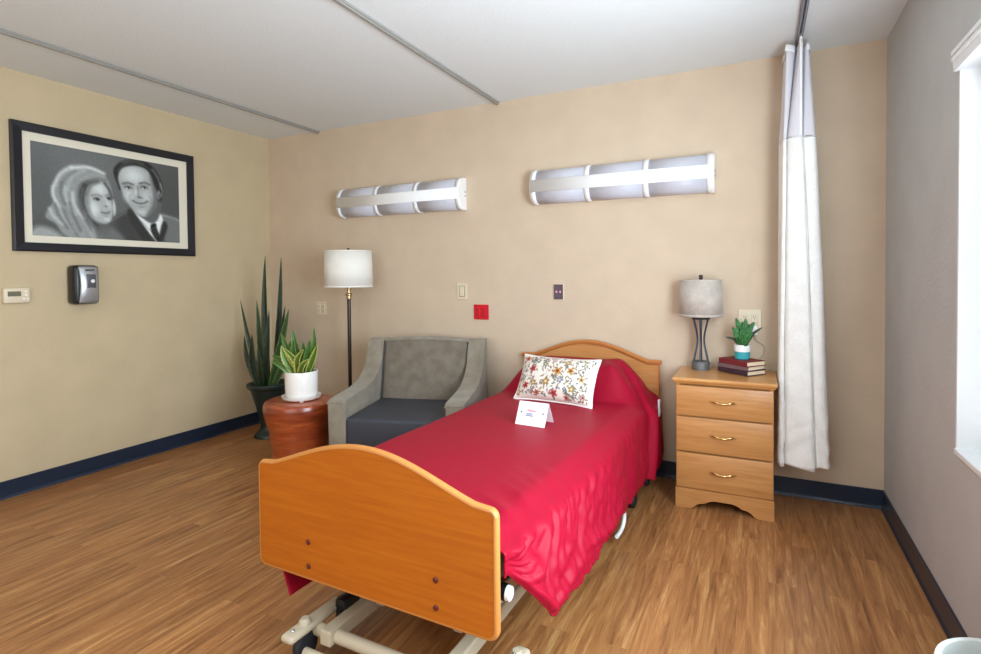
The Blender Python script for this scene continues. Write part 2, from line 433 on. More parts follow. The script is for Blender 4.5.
# ------------------------------------------------------------------ left wall: framed photograph
def quads_frame(bm, y0, y1, z0, z1, wd, x0, x1, bev=.003):
    """Mitred rectangular ring in the YZ plane."""
    o_ = [(y0, z0), (y1, z0), (y1, z1), (y0, z1)]; i_ = [(y0 + wd, z0 + wd), (y1 - wd, z0 + wd), (y1 - wd, z1 - wd), (y0 + wd, z1 - wd)]
    xs = [(o_, x0), (o_, x1 * .8 + x0 * .2), ([(a * .85 + b * .15, c * .85 + d * .15) for (a, c), (b, d) in zip(o_, i_)], x1), (i_, x1 * .75 + x0 * .25), (i_, x0)]
    R = [[bm.verts.new((x, y, z)) for y, z in ring] for ring, x in xs]
    for a, b in zip(R, R[1:] + R[:1]):
        for k in range(4): bm.faces.new((a[k], a[(k + 1) % 4], b[(k + 1) % 4], b[k]))

pf = thing('picture_frame', 'large black framed black and white couple portrait on the left wall', 'picture', (0, -1.262, 1.779))
PW, PH = 1.10, .748
bm = B(); quads_frame(bm, -PW / 2, PW / 2, -PH / 2, PH / 2, .052, .001, .03); mesh_obj('frame', bm, M['frame_black'], pf)
bm = B(); add_box(bm, (.008, 0, 0), (.008, PW - .09, PH - .09)); mesh_obj('mat_board', bm, M['mat_board'], pf)

def poly_sd(U, V, poly):
    P = np.array(poly, float); n = len(P); d = np.full(U.shape, 1e9); ins = np.zeros(U.shape, bool)
    for k in range(n):
        a, b = P[k], P[(k + 1) % n]; e = b - a
        wx, wy = U - a[0], V - a[1]; t = np.clip((wx * e[0] + wy * e[1]) / (e @ e + 1e-12), 0, 1)
        d = np.minimum(d, np.hypot(wx - e[0] * t, wy - e[1] * t))
        c = (a[1] > V) != (b[1] > V)
        with np.errstate(divide='ignore', invalid='ignore'): xi = (b[0] - a[0]) * (V - a[1]) / (b[1] - a[1] + 1e-15) + a[0]
        ins ^= c & (U < xi)
    return np.where(ins, -d, d)

class Paint:
    def __init__(s, nu, nv, asp, base):
        u = np.linspace(0, 1, nu); v = np.linspace(0, 1, nv)
        s.U, s.V = np.meshgrid(u * asp, v, indexing='ij'); s.asp = asp
        s.C = np.ones(s.U.shape + (3,)) * np.array(base, float)
    def put(s, mask, c, a=1):
        m = (mask * a)[..., None]; s.C = s.C * (1 - m) + np.array(c, float) * m
    def poly(s, pts, c, soft=.006, a=1, smooth=True):
        pts = [(x * s.asp, y) for x, y in pts]
        if smooth:
            q = catmull([Vector((x, y, 0)) for x, y in pts[-1:] + pts + pts[:2]], 5)[5:-6]
            pts = [(p.x, p.y) for p in q]
        s.put(np.clip(.5 - poly_sd(s.U, s.V, pts) / (2 * soft), 0, 1), c, a)
    def ell(s, x, y, rx, ry, c, soft=.3, a=1, rot=0):
        X, Y = s.U - x * s.asp, s.V - y; cs, sn = math.cos(rot), math.sin(rot)
        X, Y = X * cs + Y * sn, -X * sn + Y * cs
        d = np.sqrt((X / rx) ** 2 + (Y / ry) ** 2)
        s.put(np.clip((1 - d) / soft + .5, 0, 1), c, a)
    def line(s, pts, w, c, soft=.004, a=1, sm=6):
        q = catmull([Vector((x * s.asp, y, 0)) for x, y in pts], sm) if len(pts) > 2 else [Vector((x * s.asp, y, 0)) for x, y in pts]
        d = np.full(s.U.shape, 1e9)
        for p, r in zip(q, q[1:]):
            e = r - p; wx, wy = s.U - p.x, s.V - p.y; t = np.clip((wx * e.x + wy * e.y) / (e.length_squared + 1e-12), 0, 1)
            d = np.minimum(d, np.hypot(wx - e.x * t, wy - e.y * t))
        s.put(np.clip((w - d) / (2 * soft) + .5, 0, 1), c, a)
    def apply(s, me):
        at = me.color_attributes.new('print', 'FLOAT_COLOR', 'POINT')
        L_ = np.where(s.C <= .04045, s.C / 12.92, ((s.C + .055) / 1.055) ** 2.4)
        A = np.ones((s.C.shape[0] * s.C.shape[1], 4), np.float32); A[:, :3] = L_.reshape(-1, 3)
        at.data.foreach_set('color', A.ravel())

def gray(v): return (v * .97, v, v * 1.0)
QW, QH = .892, .553
NU, NV = 260, 162
bm = B(); grid(bm, NU, NV, lambda u, v: Vector((.0135, -QW / 2 + u * QW, QH / 2 - v * QH)))
pho = mesh_obj('photo_print', bm, M['photo'], pf, loc=(0, -.010, -.003))
p = Paint(NU, NV, QW / QH, gray(.40))
p.ell(.25, .1, .6, .5, gray(.46), 1.2, .8); p.ell(.92, .55, .3, .6, gray(.34), 1.2, .8); p.ell(.02, .6, .2, .5, gray(.36), 1.2, .5)
# the man: suit, shirt, tie
p.poly([(.40, 1.05), (.47, .80), (.55, .69), (.63, .62), (.70, .70), (.86, .66), (.96, .68), (1.05, .74), (1.05, 1.05)], gray(.34), .012)
p.poly([(.84, .66), (.93, .665), (1.05, .74), (1.05, 1.05), (.90, 1.05)], gray(.47), .03, .9); p.line([(.86, .655), (.95, .68), (1.02, .72)], .010, gray(.62), .012, .7)
p.poly([(.52, .76), (.59, .69), (.65, .86), (.68, 1.02), (.55, 1.02)], gray(.27), .04, .7); p.line([(.49, .78), (.56, .69), (.62, .635)], .006, gray(.50), .01, .6)
p.poly([(.634, .62), (.68, .69), (.79, .76), (.836, .635), (.865, .74), (.83, .99), (.77, .93), (.70, .80)], gray(.84), .008)
p.line([(.70, .76), (.76, .86), (.80, .95)], .006, gray(.60), .008, .7)
p.poly([(.770, .785), (.806, .77), (.812, .83), (.835, .93), (.825, 1.0), (.795, .95), (.768, .86)], gray(.16), .008)
for k in range(4): p.line([(.772 + .006 * k, .85 + .035 * k), (.812 + .006 * k, .81 + .035 * k)], .006, gray(.38), .006)
p.poly([(.862, .74), (.90, .80), (.845, 1.02), (.82, 1.02)], gray(.24), .014); p.poly([(.63, .63), (.60, .72), (.72, 1.03), (.80, 1.03)], gray(.25), .014)
# neck and head
p.poly([(.69, .60), (.69, .68), (.77, .77), (.83, .69), (.845, .48)], gray(.40), .014)
p.poly([(.548, .40), (.528, .33), (.510, .25), (.507, .16), (.545, .075), (.61, .015), (.70, -.005), (.765, .025), (.81, .08), (.845, .17), (.868, .28), (.866, .38), (.85, .47), (.825, .47), (.80, .36), (.60, .30)], gray(.20), .012)
p.line([(.53, .18), (.57, .09), (.64, .05)], .008, gray(.34), .014, .8); p.line([(.57, .06), (.64, .025), (.72, .035)], .012, gray(.40), .014, .8); p.line([(.66, .06), (.73, .06), (.78, .11)], .007, gray(.36), .012, .8); p.line([(.79, .09), (.835, .20), (.852, .31)], .012, gray(.50), .014, .8); p.line([(.85, .25), (.862, .33), (.855, .42)], .005, gray(.74), .008, .8)
p.poly([(.534, .27), (.545, .185), (.575, .125), (.635, .085), (.70, .080), (.745, .105), (.775, .17), (.795, .27), (.818, .36), (.822, .44), (.812, .54), (.785, .63), (.745, .69), (.705, .695), (.665, .66), (.615, .58), (.580, .49), (.552, .38)], gray(.64), .010)
p.ell(.645, .20, .115, .085, gray(.80), 1.2, .85); p.ell(.605, .45, .055, .075, gray(.76), 1.2, .8); p.ell(.735, .44, .06, .07, gray(.74), 1.2, .7); p.ell(.70, .64, .055, .035, gray(.74), 1.2, .8)
p.poly([(.770, .17), (.80, .27), (.822, .40), (.812, .55), (.775, .66), (.735, .69), (.775, .57), (.795, .42)], gray(.36), .028, .85)
p.ell(.836, .40, .020, .058, gray(.60), .7); p.ell(.838, .41, .010, .034, gray(.36), .9)
p.line([(.566, .322), (.60, .300), (.640, .312)], .008, gray(.30), .010, .9); p.line([(.688, .290), (.727, .268), (.764, .285)], .008, gray(.28), .010, .9)
for ex, ey in ((.604, .366), (.722, .338)):
    p.ell(ex, ey - .012, .044, .026, gray(.42), 1.0, .7); p.ell(ex, ey, .027, .013, gray(.86), .6); p.ell(ex + .003, ey - .002, .011, .013, gray(.14), .6)
    p.line([(ex - .022, ey - .004), (ex, ey - .018), (ex + .022, ey - .004)], .004, gray(.20), .006)
p.line([(.676, .34), (.668, .41), (.680, .45)], .012, gray(.46), .018, .7); p.ell(.660, .40, .016, .05, gray(.82), 1.2, .7); p.ell(.690, .462, .034, .012, gray(.40), 1.0, .8)
p.line([(.634, .508), (.672, .534), (.715, .528), (.748, .494)], .0055, gray(.24), .007); p.line([(.655, .520), (.69, .527), (.725, .514)], .004, gray(.60), .006, .5); p.ell(.70, .575, .035, .010, gray(.50), 1, .7)
p.line([(.622, .44), (.612, .48), (.620, .53)], .004, gray(.48), .010, .6); p.line([(.758, .43), (.774, .47), (.764, .52)], .004, gray(.42), .010, .6)
# the woman: shoulder, hair, face
p.poly([(-.05, 1.05), (.0, .84), (.06, .76), (.16, .72), (.30, .85), (.44, .86), (.50, .92), (.56, 1.05)], gray(.36), .03)
p.poly([(-.02, .98), (.03, .90), (.12, .93), (.18, 1.05), (-.05, 1.05)], gray(.60), .03); p.poly([(.40, .90), (.48, .86), (.56, .96), (.56, 1.05), (.40, 1.05)], gray(.44), .03)
p.poly([(.440, .245), (.40, .195), (.35, .172), (.28, .168), (.215, .20), (.16, .29), (.12, .42), (.108, .53), (.118, .62), (.085, .72), (.075, .80), (.13, .86), (.17, .96), (.24, 1.02), (.38, 1.02), (.37, .84), (.48, .70), (.495, .52), (.480, .36)], gray(.56), .012)
p.poly([(.40, .33), (.335, .34), (.285, .40), (.268, .50), (.272, .62), (.300, .74), (.345, .86), (.40, .86), (.38, .78), (.33, .62), (.335, .45)], gray(.30), .022)
p.poly([(.44, .33), (.47, .40), (.492, .52), (.490, .60), (.478, .50), (.455, .40)], gray(.30), .012)
for a_, b_, c_, w_, g_ in (((.438, .232), (.34, .19), (.235, .225), .016, .86), ((.436, .275), (.365, .26), (.295, .33), .020, .60), ((.445, .31), (.39, .31), (.33, .37), .016, .46), ((.285, .40), (.265, .52), (.285, .66), .008, .52), ((.300, .44), (.288, .58), (.315, .72), .006, .48), ((.30, .70), (.34, .82), (.36, .95), .010, .56), ((.34, .80), (.375, .88), (.39, 1.0), .010, .50), ((.235, .215), (.165, .31), (.130, .44), .015, .80), ((.120, .46), (.122, .56), (.150, .66), .012, .88), ((.31, .235), (.235, .32), (.205, .47), .022, .64),
                           ((.19, .45), (.20, .60), (.25, .74), .016, .72), ((.235, .50), (.245, .64), (.30, .78), .014, .80), ((.15, .66), (.18, .80), (.24, .93), .015, .66), ((.10, .70), (.12, .78), (.17, .86), .014, .76), ((.30, .80), (.33, .90), (.36, 1.0), .014, .64), ((.24, .80), (.28, .9), (.30, 1.0), .012, .60),
                           ((.17, .40), (.165, .52), (.19, .64), .010, .40), ((.215, .62), (.24, .76), (.28, .92), .010, .36), ((.13, .64), (.15, .76), (.20, .90), .009, .38), ((.26, .25), (.19, .36), (.17, .46), .008, .44), ((.275, .62), (.30, .76), (.345, .90), .008, .42), ((.18, .70), (.21, .84), (.26, .98), .008, .40)):
    p.line([a_, b_, c_], w_, gray(g_), .016, .75)
p.poly([(.405, .350), (.345, .385), (.318, .47), (.310, .58), (.322, .67), (.348, .765), (.395, .815), (.44, .822), (.475, .79), (.490, .70), (.488, .58), (.472, .44), (.445, .365)], gray(.66), .012)
p.ell(.405, .42, .065, .06, gray(.80), 1.2, .8); p.ell(.365, .66, .05, .08, gray(.82), 1.2, .8); p.ell(.455, .76, .03, .03, gray(.80), 1, .6); p.ell(.47, .60, .02, .05, gray(.74), 1, .6)
p.poly([(.312, .50), (.322, .67), (.348, .765), (.395, .82), (.365, .76), (.342, .66), (.330, .52)], gray(.44), .022, .7)
p.line([(.400, .345), (.35, .40), (.325, .50)], .012, gray(.36), .018, .7); p.line([(.44, .35), (.47, .42), (.487, .52)], .008, gray(.28), .014, .8)
p.line([(.352, .508), (.387, .488), (.418, .505)], .005, gray(.40), .009, .9); p.line([(.448, .490), (.468, .472), (.484, .482)], .005, gray(.42), .009, .9)
for ex, ey, rx in ((.387, .545, .028), (.466, .522, .017)):
    p.ell(ex, ey - .006, rx * 1.2, .022, gray(.40), 1.0, .8); p.ell(ex, ey + .002, rx * .8, .011, gray(.74), .7, .9); p.ell(ex + .004, ey + .001, .011, .012, gray(.10), .6); p.line([(ex - rx / 1.62, ey), (ex, ey - .013), (ex + rx / 1.62, ey)], .004, gray(.14), .005)
p.ell(.448, .615, .018, .010, gray(.42), 1.0, .8); p.line([(.448, .53), (.458, .595)], .007, gray(.82), .012, .6)
p.line([(.416, .688), (.446, .694), (.472, .676)], .0055, gray(.30), .007); p.line([(.425, .712), (.450, .716), (.468, .702)], .006, gray(.52), .008, .8); p.ell(.45, .738, .025, .008, gray(.50), 1, .6)
p.poly([(.495, .52), (.508, .56), (.514, .66), (.500, .72), (.493, .62)], gray(.74), .010)
p.poly([(.40, .825), (.44, .835), (.47, .82), (.47, .93), (.42, .95)], gray(.40), .03, .8)
def soften(C, n):
    for _ in range(n):
        Q = np.pad(C, ((1, 1), (1, 1), (0, 0)), 'edge')
        C = (Q[:-2, 1:-1] + Q[2:, 1:-1] + Q[1:-1, :-2] + Q[1:-1, 2:] + 2 * C) / 6
    return C
p.C = soften(p.C, 2)
rng = np.random.default_rng(3); p.C *= (1 + .03 * rng.standard_normal(p.C.shape[:2]))[..., None]; p.C = np.clip((p.C - .42) * 1.28 + .42, 0, 1)
p.apply(pho.data)

# soap dispenser
sd = thing('soap_dispenser', 'black and silver soap dispenser below the portrait', 'soap dispenser', (0, -1.475, 1.205))
bm = B(); add_box(bm, (.046, -.002, 0), (.09, .142, .242), .022, 3); mesh_obj('body', bm, M['black'], sd, 40)
bm = B()
def cover(u, v):
    y = (u - .5) * .106 * (1 - .10 * math.sin(PI * v)); z = (v - .5) * .226
    return Vector((.092 + .014 * math.cos((u - .5) * 2.4) - .03 * abs(v - .5) ** 2 * 2, y + .004, z))
grid(bm, 14, 18, cover); o = mesh_obj('cover', bm, M['silver'], sd, 60); solidify(o, .012, 0)
bm = B(); add_box(bm, (.108, .010, .022), (.008, .052, .086), .004); mesh_obj('sight_window', bm, M['grey_dark'], sd, 40)
bm = B(); add_lathe(bm, [(.0, -.001), (.012, 0), (.010, .004), (0, .006)], seg=20, cap=False)
bmesh.ops.transform(bm, matrix=Matrix.Translation((.111, .018, .022)) @ Matrix.Rotation(PI / 2, 4, 'Y'), verts=bm.verts); mesh_obj('sensor', bm, M['white'], sd, 60)
bm = B(); add_box(bm, (.104, .006, .09), (.006, .05, .012), .002); mesh_obj('badge', bm, M['grey_dark'], sd)

# thermostat
th_ = thing('thermostat', 'small ivory thermostat at the left edge beside the soap dispenser', 'thermostat', (0, -1.803, 1.149))
bm = B(); add_box(bm, (.013, 0, 0), (.026, .125, .09), .009, 3); mesh_obj('body', bm, M['ivory'], th_, 40)
bm = B(); add_box(bm, (.026, -.014, .010), (.003, .062, .028), .001); mesh_obj('screen', bm, M['lcd'], th_)
for k, (y, z) in enumerate(((.04, .022), (.04, .002), (.048, -.02), (.03, -.02))):
    bm = B(); add_box(bm, (.027, y, z), (.004, .012, .009), .0015); mesh_obj('button', bm, M['white'], th_)

# ------------------------------------------------------------------ wall lights on the back wall
def wall_light(x0, x1, label):
    Lh = (x1 - x0); zc = 1.822; hgt, dep = .226, .100
    t = thing('wall_light', label, 'wall light', ((x0 + x1) / 2, 0, zc), 0, 'overbed wall lights')
    def prof(a, k=1.0):        # a 0..1 bottom to top around the bowed front
        ang = (a - .5) * PI
        return (-dep * (max(0, math.cos(ang)) ** .6) * k - .002, hgt / 2 * math.sin(ang) * k)
    def strip(name, xa, xb, a0, a1, k, mat, thick):
        bm = B()
        def f(u, v):
            y, z = prof(a0 + (a1 - a0) * v, k); return Vector((xa + (xb - xa) * u, y, z))
        grid(bm, 2, 18, f); o = mesh_obj(name, bm, mat, t, 180); solidify(o, thick, 0)
    third = (Lh - .03) / 3
    for k in range(3):
        xa = -Lh / 2 + .015 + third * k; xb = xa + third
        strip('lens', xa, xb, .02, .40, .975, M['diffuser'], .003); strip('lens', xa, xb, .60, .98, .975, M['diffuser'], .003)
    strip('center_band', -Lh / 2, Lh / 2, .385, .615, 1.0, M['white'], .006)
    for xa in (-Lh / 2 + .015 + third, -Lh / 2 + .015 + 2 * third): strip('rib', xa - .016, xa + .016, 0, 1, 1.0, M['white'], .006)
    for s in (-1, 1):
        strip('end_band', s * Lh / 2 - (.035 if s > 0 else 0), s * Lh / 2 + (.035 if s < 0 else 0), 0, 1, 1.0, M['white'], .006)
        bm = B(); poly = [prof(a / 24, 1.0) for a in range(25)]
        add_prism(bm, poly, lambda u, v, w: Vector((s * (Lh / 2 - .002) + s * w, u, v)), .006); o = mesh_obj('end_cap', bm, M['white'], t)
        bm = B()
        for z in (-.012, .012): add_lathe(bm, [(.006, 0), (.005, .003)], seg=12)
        vs = list(bm.verts); half = len(vs) // 2
        bmesh.ops.transform(bm, matrix=Matrix.Translation((s * (Lh / 2 + .003), -.022, -.014)) @ Matrix.Rotation(s * PI / 2, 4, 'Y'), verts=vs[:half])
        bmesh.ops.transform(bm, matrix=Matrix.Translation((s * (Lh / 2 + .003), -.022, .014)) @ Matrix.Rotation(s * PI / 2, 4, 'Y'), verts=vs[half:])
        mesh_obj('screw', bm, M['grey_dark'], o)
    bm = B(); add_box(bm, (0, -.006, 0), (Lh - .01, .012, hgt - .01)); mesh_obj('back_plate', bm, M['white'], t)
wall_light(.845, 1.96, 'white curved wall light above the grey armchair')
wall_light(2.495, 3.615, 'white curved wall light above the bed headboard')

# ------------------------------------------------------------------ plates on the back wall
def plate(name, x0, x1, z0, z1, label, cat, mat, rest):
    t = thing(name, label, cat, ((x0 + x1) / 2, 0, (z0 + z1) / 2))
    bm = B(); add_box(bm, (0, -.004, 0), (x1 - x0, .008, z1 - z0), .003); mesh_obj('cover_plate', bm, mat, t)
    rest(t); return t
def recept(t, x, mat, slot, s=1):
    bm = B(); add_box(bm, (x, -.009, 0), (.034, .006, .068), .004); o = mesh_obj('receptacle', bm, mat, t)
    bm = B()
    for z in (-.018, .018):
        for dx in (-.006, .006): add_box(bm, (x + dx, -.0125, z), (.0025, .002, .010))
        add_box(bm, (x, -.0125, z - .012), (.005, .002, .005), .001)
    mesh_obj('slots', bm, slot, o)
plate('wall_outlet', .530, .636, .928, 1.036, 'ivory double wall outlet left of the floor lamp pole', 'outlet', M['ivory'], lambda t: [recept(t, x, M['ivory'], M['slot']) for x in (-.023, .023)])
def rocker(t):
    bm = B(); add_box(bm, (0, -.010, 0), (.036, .010, .072), .004); mesh_obj('rocker', bm, M['ivory'], t)
    bm = B(); quads_frame(bm, -.021, .021, -.039, .039, .003, 0, .004)
    bmesh.ops.transform(bm, matrix=Matrix.Translation((0, -.007, 0)) @ Matrix.Rotation(-PI / 2, 4, 'Z'), verts=bm.verts); mesh_obj('bezel', bm, M['slot'], t)
plate('wall_switch', 1.882, 1.964, 1.070, 1.190, 'ivory wall switch plate above the armchair near the red outlet', 'switch', M['ivory'], rocker)
plate('emergency_outlet', 2.017, 2.134, .930, 1.036, 'red square emergency outlet on the tan wall', 'outlet', M['red_plate'], lambda t: [recept(t, x, M['red_plate'], M['red_dark']) for x in (-.024, .024)])
def call(t):
    bm = B(); add_box(bm, (0, -.010, 0), (.064, .006, .099), .003); mesh_obj('face', bm, M['call'], t)
    for x in (-.013, .013):
        bm = B(); add_box(bm, (x, -.014, .0), (.012, .006, .014), .003); mesh_obj('button', bm, M['dot_pink'], t)
    bm = B(); add_box(bm, (0, -.0135, -.028), (.03, .002, .012)); mesh_obj('jack', bm, M['grey_dark'], t)
plate('nurse_call_plate', 2.618, 2.692, 1.075, 1.183, 'small dark nurse call plate with two light buttons above the bed', 'call plate', M['ivory'], call)
plate('wall_outlet', 3.742, 3.862, .918, 1.034, 'ivory double wall outlet behind the small succulent above the nightstand', 'outlet', M['ivory'], lambda t: [recept(t, x, M['ivory'], M['slot']) for x in (-.025, .025)])
pa = thing('power_adapter', 'white plug adapter with cord in the outlet above the nightstand', 'plug', (3.827, -.013, .948))
bm = B(); add_box(bm, (.0, -.018, -.028), (.032, .034, .052), .006); mesh_obj('plug', bm, M['white'], pa, 40)
bm = B(); add_tube(bm, [(0, -.015, -.052), (.01, -.008, -.085), (.045, -.003, -.11), (.05, .001, -.15), (.03, .004, -.19), (-.01, .005, -.225), (-.03, .005, -.262)], .003, 8, 6); mesh_obj('cord', bm, M['cord'], pa, 180)

# ------------------------------------------------------------------ leaves
def leaf_mesh(base, ctrl, tip, width, fold=.25, nv=26, nu=7, face=Vector((0, -1, 0)), twist=0.0, prof=None):
    bm = B(); P = catmull([base, ctrl, tip], nv // 2); n = len(P)
    prof = prof or (lambda t: (.55 + 1.5 * t * (1 - t)) * (1 - t ** 3.2) ** .9 * 1.05)
    def f(u, v):
        i = min(n - 1, int(round(v * (n - 1)))); p_ = Vector(P[i])
        d = (Vector(P[min(i + 1, n - 1)]) - Vector(P[max(i - 1, 0)])).normalized()
        sd_ = d.cross(face).normalized(); nn = sd_.cross(d).normalized()
        a = twist * v; s2 = sd_ * math.cos(a) + nn * math.sin(a); n2 = nn * math.cos(a) - sd_ * math.sin(a)
        w = width * max(.02, prof(v)) / 2; x = (u - .5) * 2
        return p_ + s2 * x * w + n2 * (abs(x) ** 1.5) * w * fold * 2
    grid(bm, nu, n, f, uv=True); return bm

def add_leaf(parent, *a, mat, **k):
    o = mesh_obj('leaf', leaf_mesh(*a, **k), mat, parent, 180); solidify(o, .003, 0); return o

# tall snake plant in the corner
sp = thing('potted_snake_plant', 'tall dark snake plant in dark green urn planter in the corner', 'plant', (.385, -.375, 0))
bm = B()
add_lathe(bm, [(.115, 0), (.115, .012), (.10, .03), (.078, .05), (.066, .07), (.066, .10), (.08, .16), (.105, .26), (.129, .34), (.139, .375), (.159, .385), (.165, .40), (.162, .415), (.15, .42), (.139, .41), (.13, .39), (.0, .385)], seg=48, cap=False)
mesh_obj('planter', bm, M['pot_green'], sp, 40)
bm = B(); add_lathe(bm, [(.133, .384), (.133, .392), (.08, .398), (0, .40)], seg=32, cap=False); mesh_obj('soil', bm, M['soil'], sp, 60)
for b_, c_, t_, w_, m_, tw in [
    ((-.02, .01, .395), (-.025, .0, .92), (-.005, -.01, 1.41), .085, 'leaf_dark', .5), ((.07, .02, .395), (.10, .02, .90), (.155, .0, 1.395), .062, 'leaf_dark', -.6),
    ((.09, -.02, .395), (.145, -.01, .72), (.20, -.01, 1.03), .06, 'leaf_dark', .4), ((-.09, -.03, .395), (-.17, -.03, .74), (-.268, -.03, 1.065), .055, 'leaf_dark', .5),
    ((-.10, .02, .395), (-.115, .02, .74), (-.132, .01, 1.06), .062, 'leaf_mid', -.4), ((-.13, -.03, .395), (-.18, -.04, .59), (-.205, -.05, .785), .065, 'leaf_dark', .3),
    ((.10, -.06, .395), (.19, -.05, .72), (.268, -.04, 1.0), .085, 'leaf_mid', -.4), ((.12, -.05, .395), (.22, -.04, .60), (.30, -.03, .80), .075, 'leaf_mid', .3),
    ((.02, -.06, .395), (.06, -.06, .70), (.085, -.06, .985), .08, 'leaf_dark', .4), ((-.05, -.08, .395), (-.07, -.09, .60), (-.06, -.1, .80), .075, 'leaf_dark', -.4),
    ((.0, .08, .395), (.02, .08, .75), (.03, .09, 1.10), .07, 'leaf_dark', .4), ((.03, -.10, .395), (.05, -.12, .56), (.04, -.13, .73), .07, 'leaf_dark', .3)]:
    b_ = (b_[0] * .75, b_[1] * .8, b_[2])
    add_leaf(sp, Vector(b_), Vector(c_), Vector(t_), w_ * .72, mat=M[m_], twist=tw, fold=.3, face=Vector((.5, -.85, 0)))

# drum side table
dt = thing('drum_side_table', 'round reddish cherry wood drum side table left of the armchair', 'side table', (1.195, -.84, 0))
bm = B()
add_lathe(bm, [(0.193, 0), (0.197, .012), (0.193, .035), (0.178, .06), (0.171, .09), (0.173, .115), (0.176, .14), (0.173, .165), (0.175, .19), (0.184, .215), (0.188, .24), (0.185, .262), (0.193, .29), (0.204, .325), (0.215, .365), (0.221, .405), (0.220, .43), (0.215, .445)], seg=64)
mesh_obj('drum', bm, M['cherry'], dt, 40)
bm = B(); add_lathe(bm, [(0.215, .445), (0.210, .4535), (0.200, .457), (0, .458)], seg=64, cap=False); mesh_obj('tabletop', bm, M['cherry_top'], dt, 60)
tc_ = (1.20, -.83)
sa = thing('plant_saucer', 'white footed saucer under the white plant pot on the drum table', 'saucer', (tc_[0], tc_[1], .4575))
bm = B(); add_lathe(bm, [(0, .012), (.100, .012), (.108, .016), (.119, .028), (.122, .028), (.117, .012), (.105, .006), (0, .006)], seg=48, cap=False); mesh_obj('dish', bm, M['pot_white'], sa, 60)
for k in range(4):
    a = PI / 4 + k * PI / 2; bm = B(); add_lathe(bm, [(.014, 0), (.016, .008)], (.09 * math.cos(a), .09 * math.sin(a), 0), 14); mesh_obj('foot', bm, M['pot_white'], sa, 40)
pp = thing('potted_plant', 'variegated yellow edged snake plant in white cylinder pot on drum table', 'plant', (tc_[0], tc_[1], .4707))
bm = B(); add_lathe(bm, [(0, 0), (.086, 0), (.094, .007), (.099, .025), (.102, .165), (.1005, .170), (.096, .170), (.094, .162), (.093, .145), (0, .145)], seg=48, cap=False); mesh_obj('pot', bm, M['pot_white'], pp, 50)
bm = B(); add_lathe(bm, [(.0935, .145), (.0935, .152), (.05, .157), (0, .158)], seg=32, cap=False); mesh_obj('soil', bm, M['soil'], pp, 60)
zb = .152
for b_, c_, t_, w_, m_, tw in [
    ((.02, -.05, zb), (.035, -.075, .24), (-.058, -.09, .325), .065, 'leaf_var', .2), ((.0, -.05, zb), (-.045, -.085, .25), (-.062, -.10, .34), .06, 'leaf_var', -.2),
    ((.03, -.05, zb), (.06, -.085, .25), (.125, -.10, .325), .06, 'leaf_var', .2), ((.04, -.05, zb), (.10, -.085, .22), (.155, -.09, .265), .055, 'leaf_var', -.1),
    ((.05, .0, zb), (.11, .0, .26), (.152, -.01, .345), .06, 'leaf_var', .3), ((.02, .0, zb), (.06, .0, .28), (.09, -.01, .375), .065, 'leaf_green', -.3),
    ((.05, .03, zb), (.10, .02, .31), (.105, .01, .455), .05, 'leaf_green', .4), ((-.03, .0, zb), (-.05, -.01, .27), (-.04, -.02, .375), .07, 'leaf_green', .3),
    ((-.06, -.02, zb), (-.14, -.03, .225), (-.225, -.03, .26), .06, 'leaf_green', -.2), ((-.05, .02, zb), (-.13, .02, .29), (-.195, .02, .40), .065, 'leaf_green', .3),
    ((-.02, .03, zb), (-.08, .03, .31), (-.10, .03, .43), .07, 'leaf_green', -.3), ((.0, .02, zb), (.01, .02, .26), (.01, .01, .355), .06, 'leaf_green', .2),
    ((-.02, -.06, zb), (-.06, -.10, .21), (-.13, -.12, .24), .05, 'leaf_green', .2)]:
    add_leaf(pp, Vector(b_), Vector(c_), Vector(t_), w_ * .78, mat=M[m_], twist=tw, fold=.3, face=Vector((.45, -.9, .1)))

# ------------------------------------------------------------------ floor lamp
fl = thing('floor_lamp', 'dark bronze floor lamp with white drum shade behind the armchair', 'lamp', (1.10, -.26, 0))
bm = B(); add_lathe(bm, [(.12, 0), (.12, .012), (.105, .022), (.05, .03), (.02, .045), (.014, .06)], seg=40); mesh_obj('base', bm, M['bronze'], fl, 40)
bm = B(); add_lathe(bm, [(.0135, .05), (.0135, 1.08)], seg=20); mesh_obj('pole', bm, M['bronze'], fl, 40)
bm = B(); add_lathe(bm, [(.014, 1.075), (.019, 1.08), (.019, 1.10), (.026, 1.105), (.026, 1.113), (.014, 1.12), (.012, 1.17), (.016, 1.175), (.016, 1.22), (.0, 1.225)], seg=24); mesh_obj('collar', bm, M['brass_dull'], fl, 40)
bm = B(); add_lathe(bm, [(.174, 1.165), (.169, 1.43)], seg=64, cap=False); o = mesh_obj('lamp_shade', bm, M['shade_white'], fl, 180); solidify(o, .003, 0)
for z, r in ((1.169, .1752), (1.427, .1702)):
    bm = B(); add_lathe(bm, [(r, z - .006), (r + .0012, z), (r, z + .006)], seg=64, cap=False); o2 = mesh_obj('shade_hem', bm, M['shade_white'], o, 180); solidify(o2, .002, 0)
bm = B()
for k in range(3):
    a = k * 2 * PI / 3; add_tube(bm, [(0, 0, 1.40), (.169 * math.cos(a), .169 * math.sin(a), 1.415)], .0025, 6)
add_tube(bm, [(0, 0, 1.22), (0, 0, 1.43)], .004, 8); mesh_obj('spider', bm, M['brass_dull'], fl)
bm = B(); add_lathe(bm, [(.004, 1.425), (.009, 1.432), (.012, 1.442), (.008, 1.452), (0, 1.455)], seg=16, cap=False); mesh_obj('finial', bm, M['bronze'], fl, 60)

